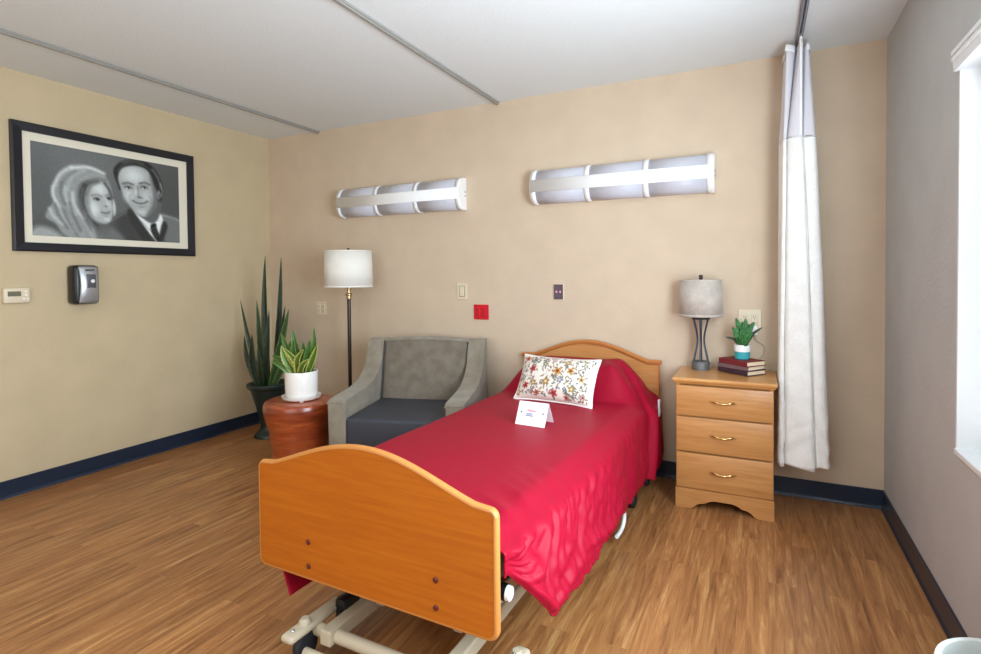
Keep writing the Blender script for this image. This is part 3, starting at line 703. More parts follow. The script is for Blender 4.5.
# ------------------------------------------------------------------ armchair
ac = thing('armchair', 'grey upholstered armchair with charcoal seat between drum table and bed', 'armchair', (1.858, -.526, 0), .282)
CW, CD, HB, HA, AW = .825, .727, .807, .515, .112
def side_poly():
    top = catmull([Vector((CD / 2, HB, 0)), Vector((CD / 2 - .085, HB - .004, 0)), Vector((CD / 2 - .125, HB - .06, 0)), Vector((CD / 2 - .165, HB - .155, 0)), Vector((CD / 2 - .25, HA + .065, 0)), Vector((CD / 2 - .40, HA + .02, 0)), Vector((-CD / 2 + .03, HA, 0)), Vector((-CD / 2, HA - .02, 0))], 7)
    return [(-CD / 2 + .012, .10), (CD / 2 - .02, .10)] + [(p_.x, p_.y) for p_ in top]
for s in (-1, 1):
    bm = B()
    add_prism(bm, side_poly(), lambda u, v, w: Vector((s * (CW / 2 - w), u, v)), AW, .014, 3)
    mesh_obj('armrest', bm, M['grey_fabric'], ac, 40)
bm = B()                                                        # outer back between the wings
def backtop(u): return HB + .014 * math.sin(PI * u) - .003
n = 20; x0, x1 = -CW / 2 + AW - .004, CW / 2 - AW + .004
poly = [(x0, .10)] + [(x0 + (x1 - x0) * k / n, backtop(k / n)) for k in range(n + 1)] + [(x1, .10)]
add_prism(bm, poly, lambda u, v, w: Vector((u, CD / 2 - .004 - w, v)), .09, .012, 3)
mesh_obj('back_frame', bm, M['grey_fabric'], ac, 40)
bm = B()                                                        # inner back cushion, leaning
def inner(u, v):
    x = x0 + .008 + (x1 - x0 - .016) * u; z = .40 + (backtop(u) - .012 - .40) * v
    bulge = .030 * (math.sin(PI * min(1, max(0, u))) ** .6) * (math.sin(PI * (.08 + .84 * v)) ** .6)
    return Vector((x, CD / 2 - .10 - .085 * (1 - v) - bulge, z))
grid(bm, 24, 24, inner); o = mesh_obj('backrest', bm, M['grey_fabric2'], ac, 180); solidify(o, .05, 1)
for u in (.0, 1.0):
    bm = B(); add_tube(bm, [inner(u, v / 12) + Vector((0, -.004, 0)) for v in range(13)], .005, 8); mesh_obj('piping', bm, M['piping'], o, 180)
bm = B(); add_box(bm, (0, -.072, .315), (x1 - x0 - .004, CD - .15, .20), .022, 4); mesh_obj('seat_cushion', bm, M['navy'], ac, 40)
bm = B(); add_box(bm, (0, -.02, .165), (x1 - x0 + .002, CD - .12, .11), .012, 2); mesh_obj('seat_rail', bm, M['grey_fabric'], ac, 40)
for sx in (-1, 1):
    for sy in (-1, 1):
        bm = B(); add_lathe(bm, [(.016, 0), (.026, .11)], (sx * (CW / 2 - .07), sy * (CD / 2 - .07), 0), 16); mesh_obj('leg', bm, M['dark_wood'], ac, 40)

# ------------------------------------------------------------------ the bed
BTH = -.028; BL_ = 2.10; BWD = .886
bed = thing('hospital_bed', 'adjustable hospital bed with honey oak boards under the crimson bedspread', 'bed', (2.866, -.05, 0), BTH)
def board_poly(w, z0, zs, za, r=.028, n=40):
    pts = []
    for k in range(7):
        a = PI + k / 6 * PI / 2; pts.append((-w / 2 + r + r * math.cos(a), z0 + r + r * math.sin(a)))
    for k in range(7):
        a = -PI / 2 + k / 6 * PI / 2; pts.append((w / 2 - r + r * math.cos(a), z0 + r + r * math.sin(a)))
    for k in range(5):
        a = k / 4 * PI / 2; pts.append((w / 2 - r * .7 + r * .7 * math.cos(a), zs - r * .7 + r * .7 * math.sin(a)))
    for k in range(1, n):
        x = w / 2 - .045 - (w - .09) * k / n; xx = abs(x) / (w / 2 - .045)
        pts.append((x, zs + (za - zs) * (.5 + .5 * math.cos(PI * xx)) ** .62))
    for k in range(5):
        a = PI / 2 + k / 4 * PI / 2; pts.append((-w / 2 + r * .7 + r * .7 * math.cos(a), zs - r * .7 + r * .7 * math.sin(a)))
    return pts
def board(name, w, y, z0, zs, za, th, face_mat, edge_mat):
    bm = B(); P = board_poly(w, z0, zs, za)
    add_prism(bm, P, lambda u, v, q_: Vector((u, y + q_ - th / 2, v)), th)
    o = mesh_obj(name, bm, face_mat, bed)
    bm = B()                                                    # rounded edge banding all round
    n = len(P); C_ = Vector((0, (z0 + zs) / 2))
    prof = [(-th / 2 - .001, -.006), (-th / 2 - .0015, 0), (-th / 2 * .6, .004), (0, .0055), (th / 2 * .6, .004), (th / 2 + .0015, 0), (th / 2 + .001, -.006)]
    rings = []
    for k in range(n):
        a, b_, c_ = Vector(P[k - 1]), Vector(P[k]), Vector(P[(k + 1) % n]); d = (c_ - a).normalized(); nr = Vector((d.y, -d.x))
        rings.append([bm.verts.new((b_.x + nr.x * q_[1], y + q_[0], b_.y + nr.y * q_[1])) for q_ in prof])
    for k in range(n):
        r1, r2 = rings[k], rings[(k + 1) % n]
        for j in range(len(prof) - 1): bm.faces.new((r1[j], r1[j + 1], r2[j + 1], r2[j]))
    mesh_obj('edge_banding', bm, edge_mat, o, 60)
    return o, P
hb, P = board('headboard', BWD, 0, .34, .703, .812, .024, M['oak_head'], M['oak_head_edge'])
bm = B()                                                        # moulded cap along the headboard's top curve
top = [p_ for p_ in P if p_[1] > .69]; top.sort()
top = [(-BWD / 2 - .014, .708)] + [(x, z) for x, z in top if abs(x) < BWD / 2 - .03] + [(BWD / 2 + .014, .708)]
prof = [(-.016, -.012), (-.024, -.002), (-.026, .008), (-.020, .014), (.016, .014), (.018, -.004), (.014, -.012)]
rings = [[bm.verts.new((x, a, z + b_)) for a, b_ in prof] for x, z in top]
for r1, r2 in zip(rings, rings[1:]):
    for j in range(len(prof)): bm.faces.new((r1[j], r1[(j + 1) % len(prof)], r2[(j + 1) % len(prof)], r2[j]))
bm.faces.new(rings[0]); bm.faces.new(rings[-1][::-1])
mesh_obj('cap_moulding', bm, M['oak_head_edge'], hb, 50)
fb, P = board('footboard', BWD - .006, -BL_, .298, .638, .739, .021, M['oak_front'], M['oak_edge'])
for x in (-.22, .255):
    for z in (.357, .433):
        bm = B(); add_lathe(bm, [(.0085, 0), (.0085, .002), (.005, .004), (0, .0045)], seg=16, cap=False)
        bmesh.ops.transform(bm, matrix=Matrix.Translation((x, -BL_ - .0105, z - .018)) @ Matrix.Rotation(PI / 2, 4, 'X'), verts=bm.verts)
        mesh_obj('screw_cap', bm, M['brown_screw'], fb, 40)
# deck, mattress
bm = B(); add_box(bm, (0, -BL_ / 2, .355), (.80, BL_ - .06, .05), .006); mesh_obj('deck', bm, M['beige_metal'], bed)
bm = B(); add_box(bm, (0, -BL_ / 2 - .0, .448), (.80, BL_ - .09, .13), .035, 4); mesh_obj('mattress', bm, M['mattress'], bed, 40)
# lift arms and base frame
for s in (-1, 1):
    bm = B(); add_box(bm, ((-.205 if s < 0 else .225), -1.09, .085), (.045, 1.95, .05), .006); mesh_obj('base_rail', bm, M['beige_metal'], bed)
for y in (-.15, -2.0):
    bm = B(); add_tube(bm, [(-.29, y - (.03 if y < -1 else 0), .08), ((.24 if y < -1 else .33), y - (.03 if y < -1 else 0), .08)], .021, 16); mesh_obj('cross_tube', bm, M['beige_metal'], bed, 40)
bm = B(); add_tube(bm, [(-.265, -2.09, .04), (.30, -2.09, .04)], .015, 14); mesh_obj('brake_bar', bm, M['beige_metal'], bed, 40)
for s in (-1, 1):
    bm = B(); add_box(bm, (s * .16, -1.60, .20), (.035, .55, .045), .006, M=Matrix.Translation((0, -1.6, .2)) @ Matrix.Rotation(math.radians(20), 4, 'X') @ Matrix.Translation((0, 1.6, -.2))); mesh_obj('lift_arm', bm, M['beige_metal'], bed)
    bm = B(); add_box(bm, (s * .25, -.55, .20), (.035, .70, .045), .006, M=Matrix.Translation((0, -.55, .2)) @ Matrix.Rotation(math.radians(-18), 4, 'X') @ Matrix.Translation((0, .55, -.2))); mesh_obj('lift_arm', bm, M['beige_metal'], bed)
for s, y in ((-1, -2.07), (1, -1.90), (-1, -.16), (1, -.12), (1, -.46)):
    ex = (.285 if s < 0 else .395) if y < -1 else .395
    bm = B(); bl_ = .10 if (s > 0 and y < -1) else .24
    add_box(bm, (s * ex, y + (.04 if bl_ > .2 else 0), .105), (.052, bl_, .026), .012, 3)
    add_lathe(bm, [(.020, 0), (.020, .03), (.012, .04)], (s * ex, y, .095), 16); o = mesh_obj('caster_bracket', bm, M['beige_metal'], bed, 40)
    bm = B()
    add_lathe(bm, [(.020, -.014), (.041, -.013), (.046, -.006), (.046, .006), (.041, .013), (.020, .014)], seg=28)
    bmesh.ops.transform(bm, matrix=Matrix.Translation((s * ex, y, .046)) @ Matrix.Rotation(PI / 2, 4, 'Y'), verts=bm.verts)
    mesh_obj('wheel', bm, M['rubber'], o, 40)
    bm = B(); add_lathe(bm, [(.007, 0), (.006, .006), (0, .009)], (s * ex, y - (.05 if bl_ > .2 else .02), .117 if bl_ > .2 else .13), 14, cap=False); mesh_obj('bolt', bm, M['steel'], o, 60)
bm = B(); add_box(bm, (-.246, -1.915, .10), (.045, .085, .085), .012, 2); mesh_obj('brake_pedal', bm, M['black'], bed, 40)
bm = B(); add_tube(bm, [(.43, -.86, .30), (.435, -.83, .16), (.437, -.81, .10), (.435, -.84, .06), (.433, -.93, .055)], .0095, 12, 6); mesh_obj('rail_hook', bm, M['white'], bed, 60)
for s in (1, -1):
    bm = B(); add_lathe(bm, [(.022, 0), (.022, .03)], seg=20)
    bmesh.ops.transform(bm, matrix=Matrix.Translation((s * .405, -BL_ + .065, .388)) @ Matrix.Rotation(s * PI / 2, 4, 'Y'), verts=bm.verts); o = mesh_obj('corner_bumper', bm, M['black'], bed, 40)
    bm = B(); add_lathe(bm, [(.021, .03), (.019, .04), (.012, .043)], seg=20)
    bmesh.ops.transform(bm, matrix=Matrix.Translation((s * .405, -BL_ + .065, .388)) @ Matrix.Rotation(s * PI / 2, 4, 'Y'), verts=bm.verts); mesh_obj('bumper_cap', bm, M['white'], o, 40)
bm = B(); add_box(bm, (.462, -.10, .46), (.012, .03, .10), .004); add_box(bm, (.43, -.06, .43), (.07, .02, .03), .004); mesh_obj('rail_bracket', bm, M['white'], bed, 40)

# ------------------------------------------------------------------ bedspread
def nz(x, y, z=0): return noise.noise(Vector((x, y, z)))
bs = thing('bedspread', 'crimson satin bedspread draped over the bed with wrinkled hanging side', 'bedspread', (2.866, -.05, .0), BTH)
TOP, HALF = .542, .442
def top_z(x, y):
    """x across, y from head (0) to foot (-BL)"""
    hx = 1 - sst(.22, .43, abs(x - .01)); hy = sst(-.02, -.13, y) * (1 - sst(-.36, -.50, y))
    hump = (.172 + .012 * nz(x * 6, y * 7)) * (hx ** .8) * hy
    hump += .016 * hy * hx * (1 - 2 * abs(nz(x * 7 + y * 5, y * 9 - x * 3, 31))) * sst(.08, .25, x)
    soft = .012 * (1 - (x / HALF) ** 2) + .004 * nz(x * 3, y * 3, 4)
    wr = 0
    if x > .1:                                                   # gathered folds radiating at the foot corner
        g = sst(-1.2, -1.9, y) * sst(.15, .44, x); wr = .010 * g * (1 - 2 * abs(nz(y * 9 + x * 6, x * 2.5, 21)))
    edge = -.030 * sst(.78, 1.0, abs(x) / HALF) ** 2
    if y > -.50: edge *= (1 + 1.0 * hy)
    return TOP + hump + soft + wr + edge
NA, NT, NS = 300, 80, 44
def ridge(v): return 1 - 2 * abs(v)
def head_fold(sc, y):
    """soft fold falling from the pillow to the hem; sc = distance from the centre line over the top and down the side"""
    yl = -.19 - .42 * (sc - .25); k = sst(.20, .36, sc)
    return .032 * k * math.exp(-((y - yl) / .028) ** 2) - .016 * k * math.exp(-((y - yl + .055) / .03) ** 2)
def drop_of(s, y):
    d = .236 + .125 * (y + 2.0) / 1.8 + .008 * nz(y * 2.2, 3 * s)
    if s > 0: return d * (1 - .72 * sst(-1.90, -2.07, y))
    return .29 + .02 * sst(-1.2, -2.0, y)
def side_pt(s, y, t):
    """t 0..1 down the hanging side"""
    g = sst(-.75, -1.5, y) if s > 0 else 0                       # gathered towards the foot
    dpt = t * .26
    yy = y + .02 * nz(y * 3, t * 2.5, 7)
    pleats = ridge(nz(yy * 6.0, .35 * t, 3 * s)) * .55 + ridge(nz(yy * 13.0, .6 * t, 5 * s)) * .30
    ca, sa_ = math.cos(.75), math.sin(.75)
    a_, b_ = yy * ca + dpt * sa_, -yy * sa_ + dpt * ca            # across / along the dragged folds
    drag = ridge(nz(a_ * 12, b_ * 3.2, 11)) * .6 + ridge(nz(a_ * 26, b_ * 7, 13)) * .28 + .3 * nz(a_ * 40, b_ * 20, 15)
    amp = sst(-.04, .08, t)
    fold = amp * ((1 - g) * pleats * (.014 + .018 * t) + g * drag * .032)
    roll = g * .016 * math.exp(-((t - (.78 + .10 * math.sin(9 * y))) / .07) ** 2)
    flare = (.010 + .014 * sst(-.3, -.9, y)) * t ** .7 + (.036 * sst(-.7, -1.75, y) * t ** .9 if s > 0 else -.135 * t)
    if s < 0: fold *= .5
    endk = 1 - sst(-1.93, -2.06, y)
    if s > 0: flare *= endk; roll *= endk
    fold *= (1 - .45 * sst(.8, 1, t)) * (1 - .8 * sst(-1.97, -2.07, y))
    x = s * (HALF + .002 + flare + fold + roll); z = top_z(s * HALF, y) - drop_of(s, y) * t
    if s > 0: x += head_fold(HALF + .3 * t, y) * 1.0
    return Vector((x, y, z))
bm = B(); rows = []
for i in range(NA):
    y = -.035 - (BL_ - .052) * i / (NA - 1); row = []
    for j in range(NS, 0, -1): row.append(side_pt(-1, y, j / NS))
    for j in range(NT):
        x = -HALF + 2 * HALF * j / (NT - 1); row.append(Vector((x, y, top_z(x, y) + (head_fold(x, y) if x > 0 else 0))))
    for j in range(1, NS + 1): row.append(side_pt(1, y, j / NS))
    rows.append([bm.verts.new(v) for v in row])
for a, b_ in zip(rows, rows[1:]):
    for k in range(len(a) - 1): bm.faces.new((a[k], b_[k], b_[k + 1], a[k + 1]))
# soften the shoulder between the top and the sides
shoulder = [v for r in rows for v in r[NS - 6:NS + 6] + r[NS + NT - 6:NS + NT + 3]]
for _ in range(5): bmesh.ops.smooth_vert(bm, verts=shoulder, factor=.5, use_axis_x=True, use_axis_y=False, use_axis_z=True)
o = mesh_obj('cover', bm, M['spread'], bs, 180); solidify(o, .005, 1)
# ------------------------------------------------------------------ printed lumbar pillow
dp = thing('throw_pillow', 'white lumbar pillow with floral print leaning at the head of the bed', 'pillow', (2.852, -.692, .556), -.10)
PLW, PLH = .458, .266
NU, NV = 190, 116
def pil(u, v, side):
    x = (u - .5) * 2; z = (v - .5) * 2
    pin = 1 - .09 * (1 - abs(x) ** 3) * abs(z) ** 2; pin2 = 1 - .06 * (1 - abs(z) ** 3) * abs(x) ** 2
    th = .072 * (max(0, (1 - abs(x) ** 2.6)) * max(0, (1 - abs(z) ** 2.6))) ** .55
    th += .004 * nz(x * 3, z * 3, side * 4)
    if abs(x) >= .999 or abs(z) >= .999: th = 0
    return Vector((x * PLW / 2 * pin2, -side * th, z * PLH / 2 * pin))
tilt = Matrix.Rotation(math.radians(-31), 4, 'X')
def build_face(side, nu, nv):
    bm = B(); grid(bm, nu, nv, lambda u, v: (tilt @ (pil(u, v, side) + Vector((0, 0, PLH / 2))))); return bm
front = mesh_obj('front_panel', build_face(1, NU, NV), M['pillow'], dp, 180)
back = mesh_obj('back_panel', build_face(-1, 40, 26), M['pot_white'], dp, 180)
p = Paint(NU, NV, PLW / PLH, (.90, .86, .82)); rnd = random.Random(11)
reds, golds = (.66, .24, .24), (.70, .50, .24)
fl_list = [(.22, .38, .085, reds), (.16, .74, .075, reds), (.55, .86, .085, reds), (.09, .13, .075, (.74, .38, .26)), (.56, .40, .090, golds), (.72, .37, .075, golds), (.44, .64, .085, (.56, .44, .24)), (.61, .58, .070, (.44, .50, .64)),
           (.77, .74, .075, (.58, .48, .26)), (.27, .68, .075, (.58, .46, .30)), (.11, .58, .065, (.46, .52, .54)), (.38, .26, .065, (.42, .44, .34)), (.66, .19, .065, (.60, .50, .34)), (.71, .92, .065, (.68, .44, .36)), (.33, .88, .065, (.68, .38, .32)), (.87, .52, .065, (.74, .62, .40)), (.88, .22, .06, (.5, .56, .52)), (.47, .11, .055, (.6, .5, .58)), (.91, .86, .06, (.66, .54, .50))]
def free(x, y, r): return all(math.hypot((x - a) * 1.7, y - b_) > r + c_ * .75 for a, b_, c_, _ in fl_list)
for k in range(40):
    x, y = rnd.uniform(.05, .9), rnd.uniform(.08, .9); a = rnd.uniform(0, 2 * PI)
    p.line([(x, y), (x + .03 * math.cos(a), y + .05 * math.sin(a)), (x + .06 * math.cos(a + .7), y + .09 * math.sin(a + .7))], .005, (.56, .52, .44), .004, .8, 4)
for k in range(330):
    x, y = rnd.uniform(.03, .97), rnd.uniform(.04, .96)
    if not free(x, y, .012): continue
    a = rnd.uniform(0, PI); c_ = rnd.choice([(.34, .36, .33), (.44, .45, .40), (.52, .48, .38), (.38, .42, .48), (.56, .36, .32), (.60, .48, .30)])
    p.ell(x, y, rnd.uniform(.026, .044), rnd.uniform(.011, .017), c_, .5, .9, a)
for x, y, r, c_ in fl_list:
    n = 5; a0 = rnd.uniform(0, 1)
    for k in range(n):
        a = a0 + 2 * PI * k / n; p.ell(x + r * .55 * math.cos(a) / 1.7, y + r * .55 * math.sin(a), r * .50, r * .34, c_, .4, .92, a)
    p.ell(x, y, r * .34, r * .34, (.88, .78, .60) if c_[0] < .62 else (.48, .18, .18), .4)
p.C = p.C[:, ::-1]; p.apply(front.data)
bm = B()
edge = [(u / 24, 0) for u in range(24)] + [(1, v / 16) for v in range(16)] + [(1 - u / 24, 1) for u in range(24)] + [(0, 1 - v / 16) for v in range(17)]
add_tube(bm, [tilt @ (pil(u, v, 1) + Vector((0, 0, PLH / 2))) for u, v in edge], .006, 8)
mesh_obj('piping', bm, M['pot_white'], dp, 180)

# ------------------------------------------------------------------ tent card
tcard = thing('tent_card', 'small white folded tent card standing on the crimson bedspread', 'card', (2.917, -1.092, .5565), -.06)
CWd, CH, CDp = .148, .098, .052
NU, NV = 74, 50
def leafc(s):
    return lambda u, v: Vector(((u - .5) * CWd, -s * (CDp * v) , CH * (1 - v)))
bm = B(); grid(bm, NU, NV, leafc(1)); o = mesh_obj('front_leaf', bm, M['card'], tcard); solidify(o, .001, 0)
p = Paint(NU, NV, CWd / CH, (.93, .93, .93))
p.line([(.33, .37), (.38, .35), (.42, .39), (.48, .36), (.55, .39), (.60, .37)], .030, (.80, .40, .48), .012, .9, 3)
p.line([(.33, .50), (.42, .51), (.50, .50)], .034, (.46, .48, .76), .012, .9, 3); p.line([(.30, .575), (.42, .585), (.55, .58)], .022, (.34, .32, .42), .012, .9, 3)
p.ell(.13, .45, .042, .042, (.28, .26, .30), .4); p.ell(.87, .45, .042, .042, (.28, .26, .30), .4)
p.apply(o.data)
bm = B(); grid(bm, 4, 4, leafc(-1)); o = mesh_obj('back_leaf', bm, M['white'], tcard); solidify(o, .001, 0)

# ------------------------------------------------------------------ nightstand
ns = thing('nightstand', 'three drawer oak nightstand beside the bed and the white curtain', 'nightstand', (3.6845, -.21, 0))
NW, ND, NH = .466, .375, .66
bm = B()
for s in (-1, 1): add_box(bm, (s * (NW / 2 - .009), 0, (NH + .09) / 2), (.018, ND, NH - .09))
add_box(bm, (0, ND / 2 - .006, .38), (NW - .03, .012, .56)); add_box(bm, (0, 0, .10), (NW - .03, ND, .016)); add_box(bm, (0, .01, NH - .008), (NW - .03, ND - .03, .016))
for z in (.49, .30): add_box(bm, (0, 0, z), (NW - .03, ND - .02, .014))
mesh_obj('carcass', bm, M['oak_ns'], ns)
bm = B()
def plinth_poly(w):
    h = w / 2; pts = [(-h, 0), (-h + .075, 0), (-h + .09, .006), (-h + .105, .022), (-h + .125, .032), (-h + .145, .034), (-h + .165, .046), (-h + .19, .055)]
    return pts + [(-x, z) for x, z in pts[::-1]] + [(h, .104), (-h, .104)]
add_prism(bm, plinth_poly(NW + .006), lambda u, v, w: Vector((u, -ND / 2 - .006 + w, v)), .018)
for s in (-1, 1): add_prism(bm, [(-ND / 2 - .004, 0), (-ND / 2 + .07, 0), (-ND / 2 + .09, .03), (ND / 2 - .09, .03), (ND / 2 - .07, 0), (ND / 2, 0), (ND / 2, .104), (-ND / 2 - .004, .104)], lambda u, v, w: Vector((s * (NW / 2 + .003) - s * w, u, v)), .018)
mesh_obj('plinth', bm, M['oak_ns'], ns)
bm = B()
prof = [(0, 0), (.006, .004), (.010, .012), (.016, .016), (.018, .024), (.016, .031), (.012, .034)]
ring = []
for (e, z) in prof: ring.append([bm.verts.new((sx * (NW / 2 + e), (-ND / 2 - e) if sy < 0 else ND / 2 + .002, NH - .002 + z)) for sx, sy in ((-1, -1), (1, -1), (1, 1), (-1, 1))])
for a, b_ in zip(ring, ring[1:]):
    for k in range(4): bm.faces.new((a[k], a[(k + 1) % 4], b_[(k + 1) % 4], b_[k]))
bm.faces.new(ring[-1]); bm.faces.new(ring[0][::-1])
mesh_obj('nightstand_top', bm, M['oak_ns_top'], ns)
for z0, z1 in ((.492, .654), (.302, .488), (.108, .298)):
    bm = B(); add_box(bm, (0, -ND / 2 - .004, (z0 + z1) / 2), (NW - .004, .018, z1 - z0 - .004), .004, 2); d = mesh_obj('drawer', bm, M['oak_ns'], ns, 40)
    zc = z0 + (z1 - z0) * .53
    bm = B(); y0 = -ND / 2 - .013
    add_tube(bm, [(-.056, y0 - .010, zc + .003), (-.035, y0 - .020, zc + .001), (-.015, y0 - .025, zc - .003), (.0, y0 - .026, zc - .004), (.015, y0 - .025, zc - .003), (.035, y0 - .020, zc + .001), (.056, y0 - .010, zc + .003)], lambda t: .0036 + .0022 * abs(math.sin(3 * PI * t)), 10, 5)
    for s in (-1, 1):
        add_tube(bm, [(s * .044, y0 + .002, zc), (s * .044, y0 - .016, zc)], .0045, 10)
        add_lathe(bm, [(.0045, -.003), (.0055, 0), (.0045, .003)], (s * .057, y0 - .010, zc + .003), 10)
    mesh_obj('handle', bm, M['brass'], d, 60)
TZ = NH + .0325

# table lamp
tl = thing('table_lamp', 'table lamp with hourglass wire body and grey linen shade on nightstand', 'lamp', (3.549, -.108, TZ))
bm = B(); add_lathe(bm, [(.050, 0), (.050, .042), (.046, .047)], seg=40); mesh_obj('base', bm, M['pewter'], tl, 40)
for k in range(6):
    a = PI / 6 + k * PI / 3; bm = B()
    add_tube(bm, [((.044 if i in (0, 6) else r_) * math.cos(a), (.044 if i in (0, 6) else r_) * math.sin(a), z_) for i, (r_, z_) in enumerate([(.044, .046), (.036, .085), (.025, .13), (.0205, .17), (.025, .21), (.036, .255), (.044, .29)])], .0042, 8, 5)
    mesh_obj('rod', bm, M['gunmetal'], tl, 60)
bm = B(); add_tube(bm, [(0, 0, .04), (0, 0, .32)], .007, 12); mesh_obj('stem', bm, M['gunmetal'], tl, 60)
bm = B(); add_lathe(bm, [(.050, .288), (.052, .293), (.048, .298), (.014, .302), (.012, .34), (0, .342)], seg=32); mesh_obj('top_plate', bm, M['gunmetal'], tl, 40)
bm = B(); add_lathe(bm, [(.118, .308), (.112, .512)], seg=64, cap=False); o = mesh_obj('lamp_shade', bm, M['shade_grey'], tl, 180); solidify(o, .003, 0)
for z, r in ((.312, .1185), (.508, .1125)):
    bm = B(); add_lathe(bm, [(r, z - .007), (r + .001, z), (r - .0002, z + .007)], seg=64, cap=False); o2 = mesh_obj('shade_hem', bm, M['shade_grey'], o, 180); solidify(o2, .002, 0)
bm = B()
for k in range(3):
    a = k * 2 * PI / 3 + .4; add_tube(bm, [(0, 0, .51), (.111 * math.cos(a), .111 * math.sin(a), .508)], .002, 6)
add_tube(bm, [(0, 0, .33), (0, 0, .515)], .004, 8); mesh_obj('spider', bm, M['gunmetal'], tl)
bm = B(); add_lathe(bm, [(.004, .51), (.010, .517), (.011, .524), (.011, .536), (.008, .541), (0, .542)], seg=16, cap=False); mesh_obj('finial', bm, M['dark_wood'], tl, 60)

# books
def book(z, th, ang, off, cover, label, sc=1.0):
    t = thing('book', label, 'book', (3.762 + off[0], -.142 + off[1], z), ang, 'books stacked on the nightstand')
    lw, dp_ = .196 * sc, .138 * sc
    bm = B()
    add_box(bm, (0, 0, .0015), (lw, dp_, .003), .0008); add_box(bm, (0, 0, th - .0015), (lw, dp_, .003), .0008)
    add_box(bm, (0, -dp_ / 2 + .0015, th / 2), (lw, .003, th), .0012)
    mesh_obj('cover', bm, cover, t)
    bm = B(); add_box(bm, (0, .001, th / 2), (lw - .008, dp_ - .008, th - .006)); mesh_obj('pages', bm, M['paper'], t)
    return z + th + .0003
z = TZ + .0022
BA = math.radians(-39)
z = book(z, .025, BA, (.0, .0), M['plum'], 'dark plum book at the bottom of the nightstand stack', 1.02)
z = book(z, .023, BA + .05, (-.002, .003), M['mauve'], 'mauve book in the middle of the nightstand stack')
z = book(z, .026, BA - .03, (.002, .0), M['maroon'], 'maroon book on top of the nightstand stack, under the succulent', .99)

# succulent
su = thing('potted_succulent', 'small green succulent in white and teal pot on the books', 'plant', (3.767, -.140, z))
bm = B(); add_lathe(bm, [(0, 0), (.034, 0), (.038, .004), (.0405, .042)], seg=36, cap=False); mesh_obj('pot_base', bm, M['teal'], su, 40)
bm = B(); add_lathe(bm, [(.0405, .042), (.042, .078), (.040, .080), (.037, .079), (.036, .068), (0, .068)], seg=36, cap=False); mesh_obj('pot', bm, M['white'], su, 40)
bm = B(); add_lathe(bm, [(.037, .067), (.034, .073), (0, .075)], seg=24, cap=False); mesh_obj('soil', bm, M['soil'], su, 60)
rnd = random.Random(5)
tips = [(-.032, .0, .225), (.018, .0, .222), (.06, .0, .205), (.10, -.01, .178), (-.05, -.02, .175), (-.045, -.03, .14), (-.085, -.01, .118), (-.01, -.04, .13), (.02, -.05, .115), (.05, -.04, .15), (.0, .0, .205), (.035, .03, .19), (-.02, .03, .18), (.0, -.03, .17), (.035, -.02, .178), (.03, -.05, .09)]
for k, tp in enumerate(tips):
    tp = Vector(tp); b_ = Vector((tp.x * .18, tp.y * .3, .072)); c_ = (b_ + tp) / 2 + Vector((-tp.x * .1, -.004, .012))
    wd = .032 if k not in (3, 6) else .016
    o = mesh_obj('leaf', leaf_mesh(b_, c_, tp, wd, fold=.35, nv=12, nu=5, face=Vector((.3, -.9, .3)), prof=lambda t: (.5 + 2.0 * t * (1 - t)) * (1 - t ** 4) ** .8), M['succ'] if k not in (3, 6) else M['succ_dark'], su, 180); solidify(o, .006 if k not in (3, 6) else .003, 0)

# ------------------------------------------------------------------ privacy curtain and its track
ct = thing('curtain_track', 'grey aluminium ceiling curtain track above the white curtain', 'curtain track', (4.031, -2.0, H))
bm = B()
for s in (-1, 1): add_box(bm, (s * .0125, 0, -.011), (.003, 3.9, .022))
add_box(bm, (0, 0, -.0015), (.028, 3.9, .003))
for s in (-1, 1): add_box(bm, (s * .0085, 0, -.0205), (.008, 3.9, .003))
mesh_obj('rail', bm, M['alu'], ct)
bm = B(); add_box(bm, (0, 1.955, -.012), (.03, .012, .024), .003); mesh_obj('end_stop', bm, M['grey_dark'], ct)
cu = thing('privacy_curtain', 'white privacy curtain with net top gathered at the wall by the nightstand', 'curtain', (4.03, -.2, 0))
def ring_top(): return [(-.062, .09), (-.050, .00), (-.055, -.06), (-.020, -.035), (-.010, .02), (.004, -.075), (.012, -.08), (.018, .0), (.030, -.035), (.045, -.02), (.052, .09)]
def ring_mid(): return [(-.085, .10), (-.074, .01), (-.070, -.055), (-.058, -.06), (-.054, -.030), (-.044, -.07), (.006, -.085), (.018, -.052), (.026, -.064), (.072, -.05), (.080, .10)]
def ring_bot(): return [(-.088, .11), (-.092, -.01), (-.088, -.060), (-.066, -.065), (-.060, -.040), (-.048, -.080), (.060, -.095), (.078, -.058), (.090, -.076), (.138, -.055), (.150, .10)]
ZT, ZM, ZB = 2.40, 1.925, .250
def curt(zf):
    """zf is a height; blends the three outlines"""
    if zf >= ZM: k = (ZT - zf) / (ZT - ZM); A_, B_ = ring_top(), ring_mid()
    else: k = ((ZM - zf) / (ZM - ZB)) ** .85; A_, B_ = ring_mid(), ring_bot()
    pts = [Vector((a[0] * (1 - k) + b_[0] * k, a[1] * (1 - k) + b_[1] * k, 0)) for a, b_ in zip(A_, B_)]
    return catmull(pts, 9)
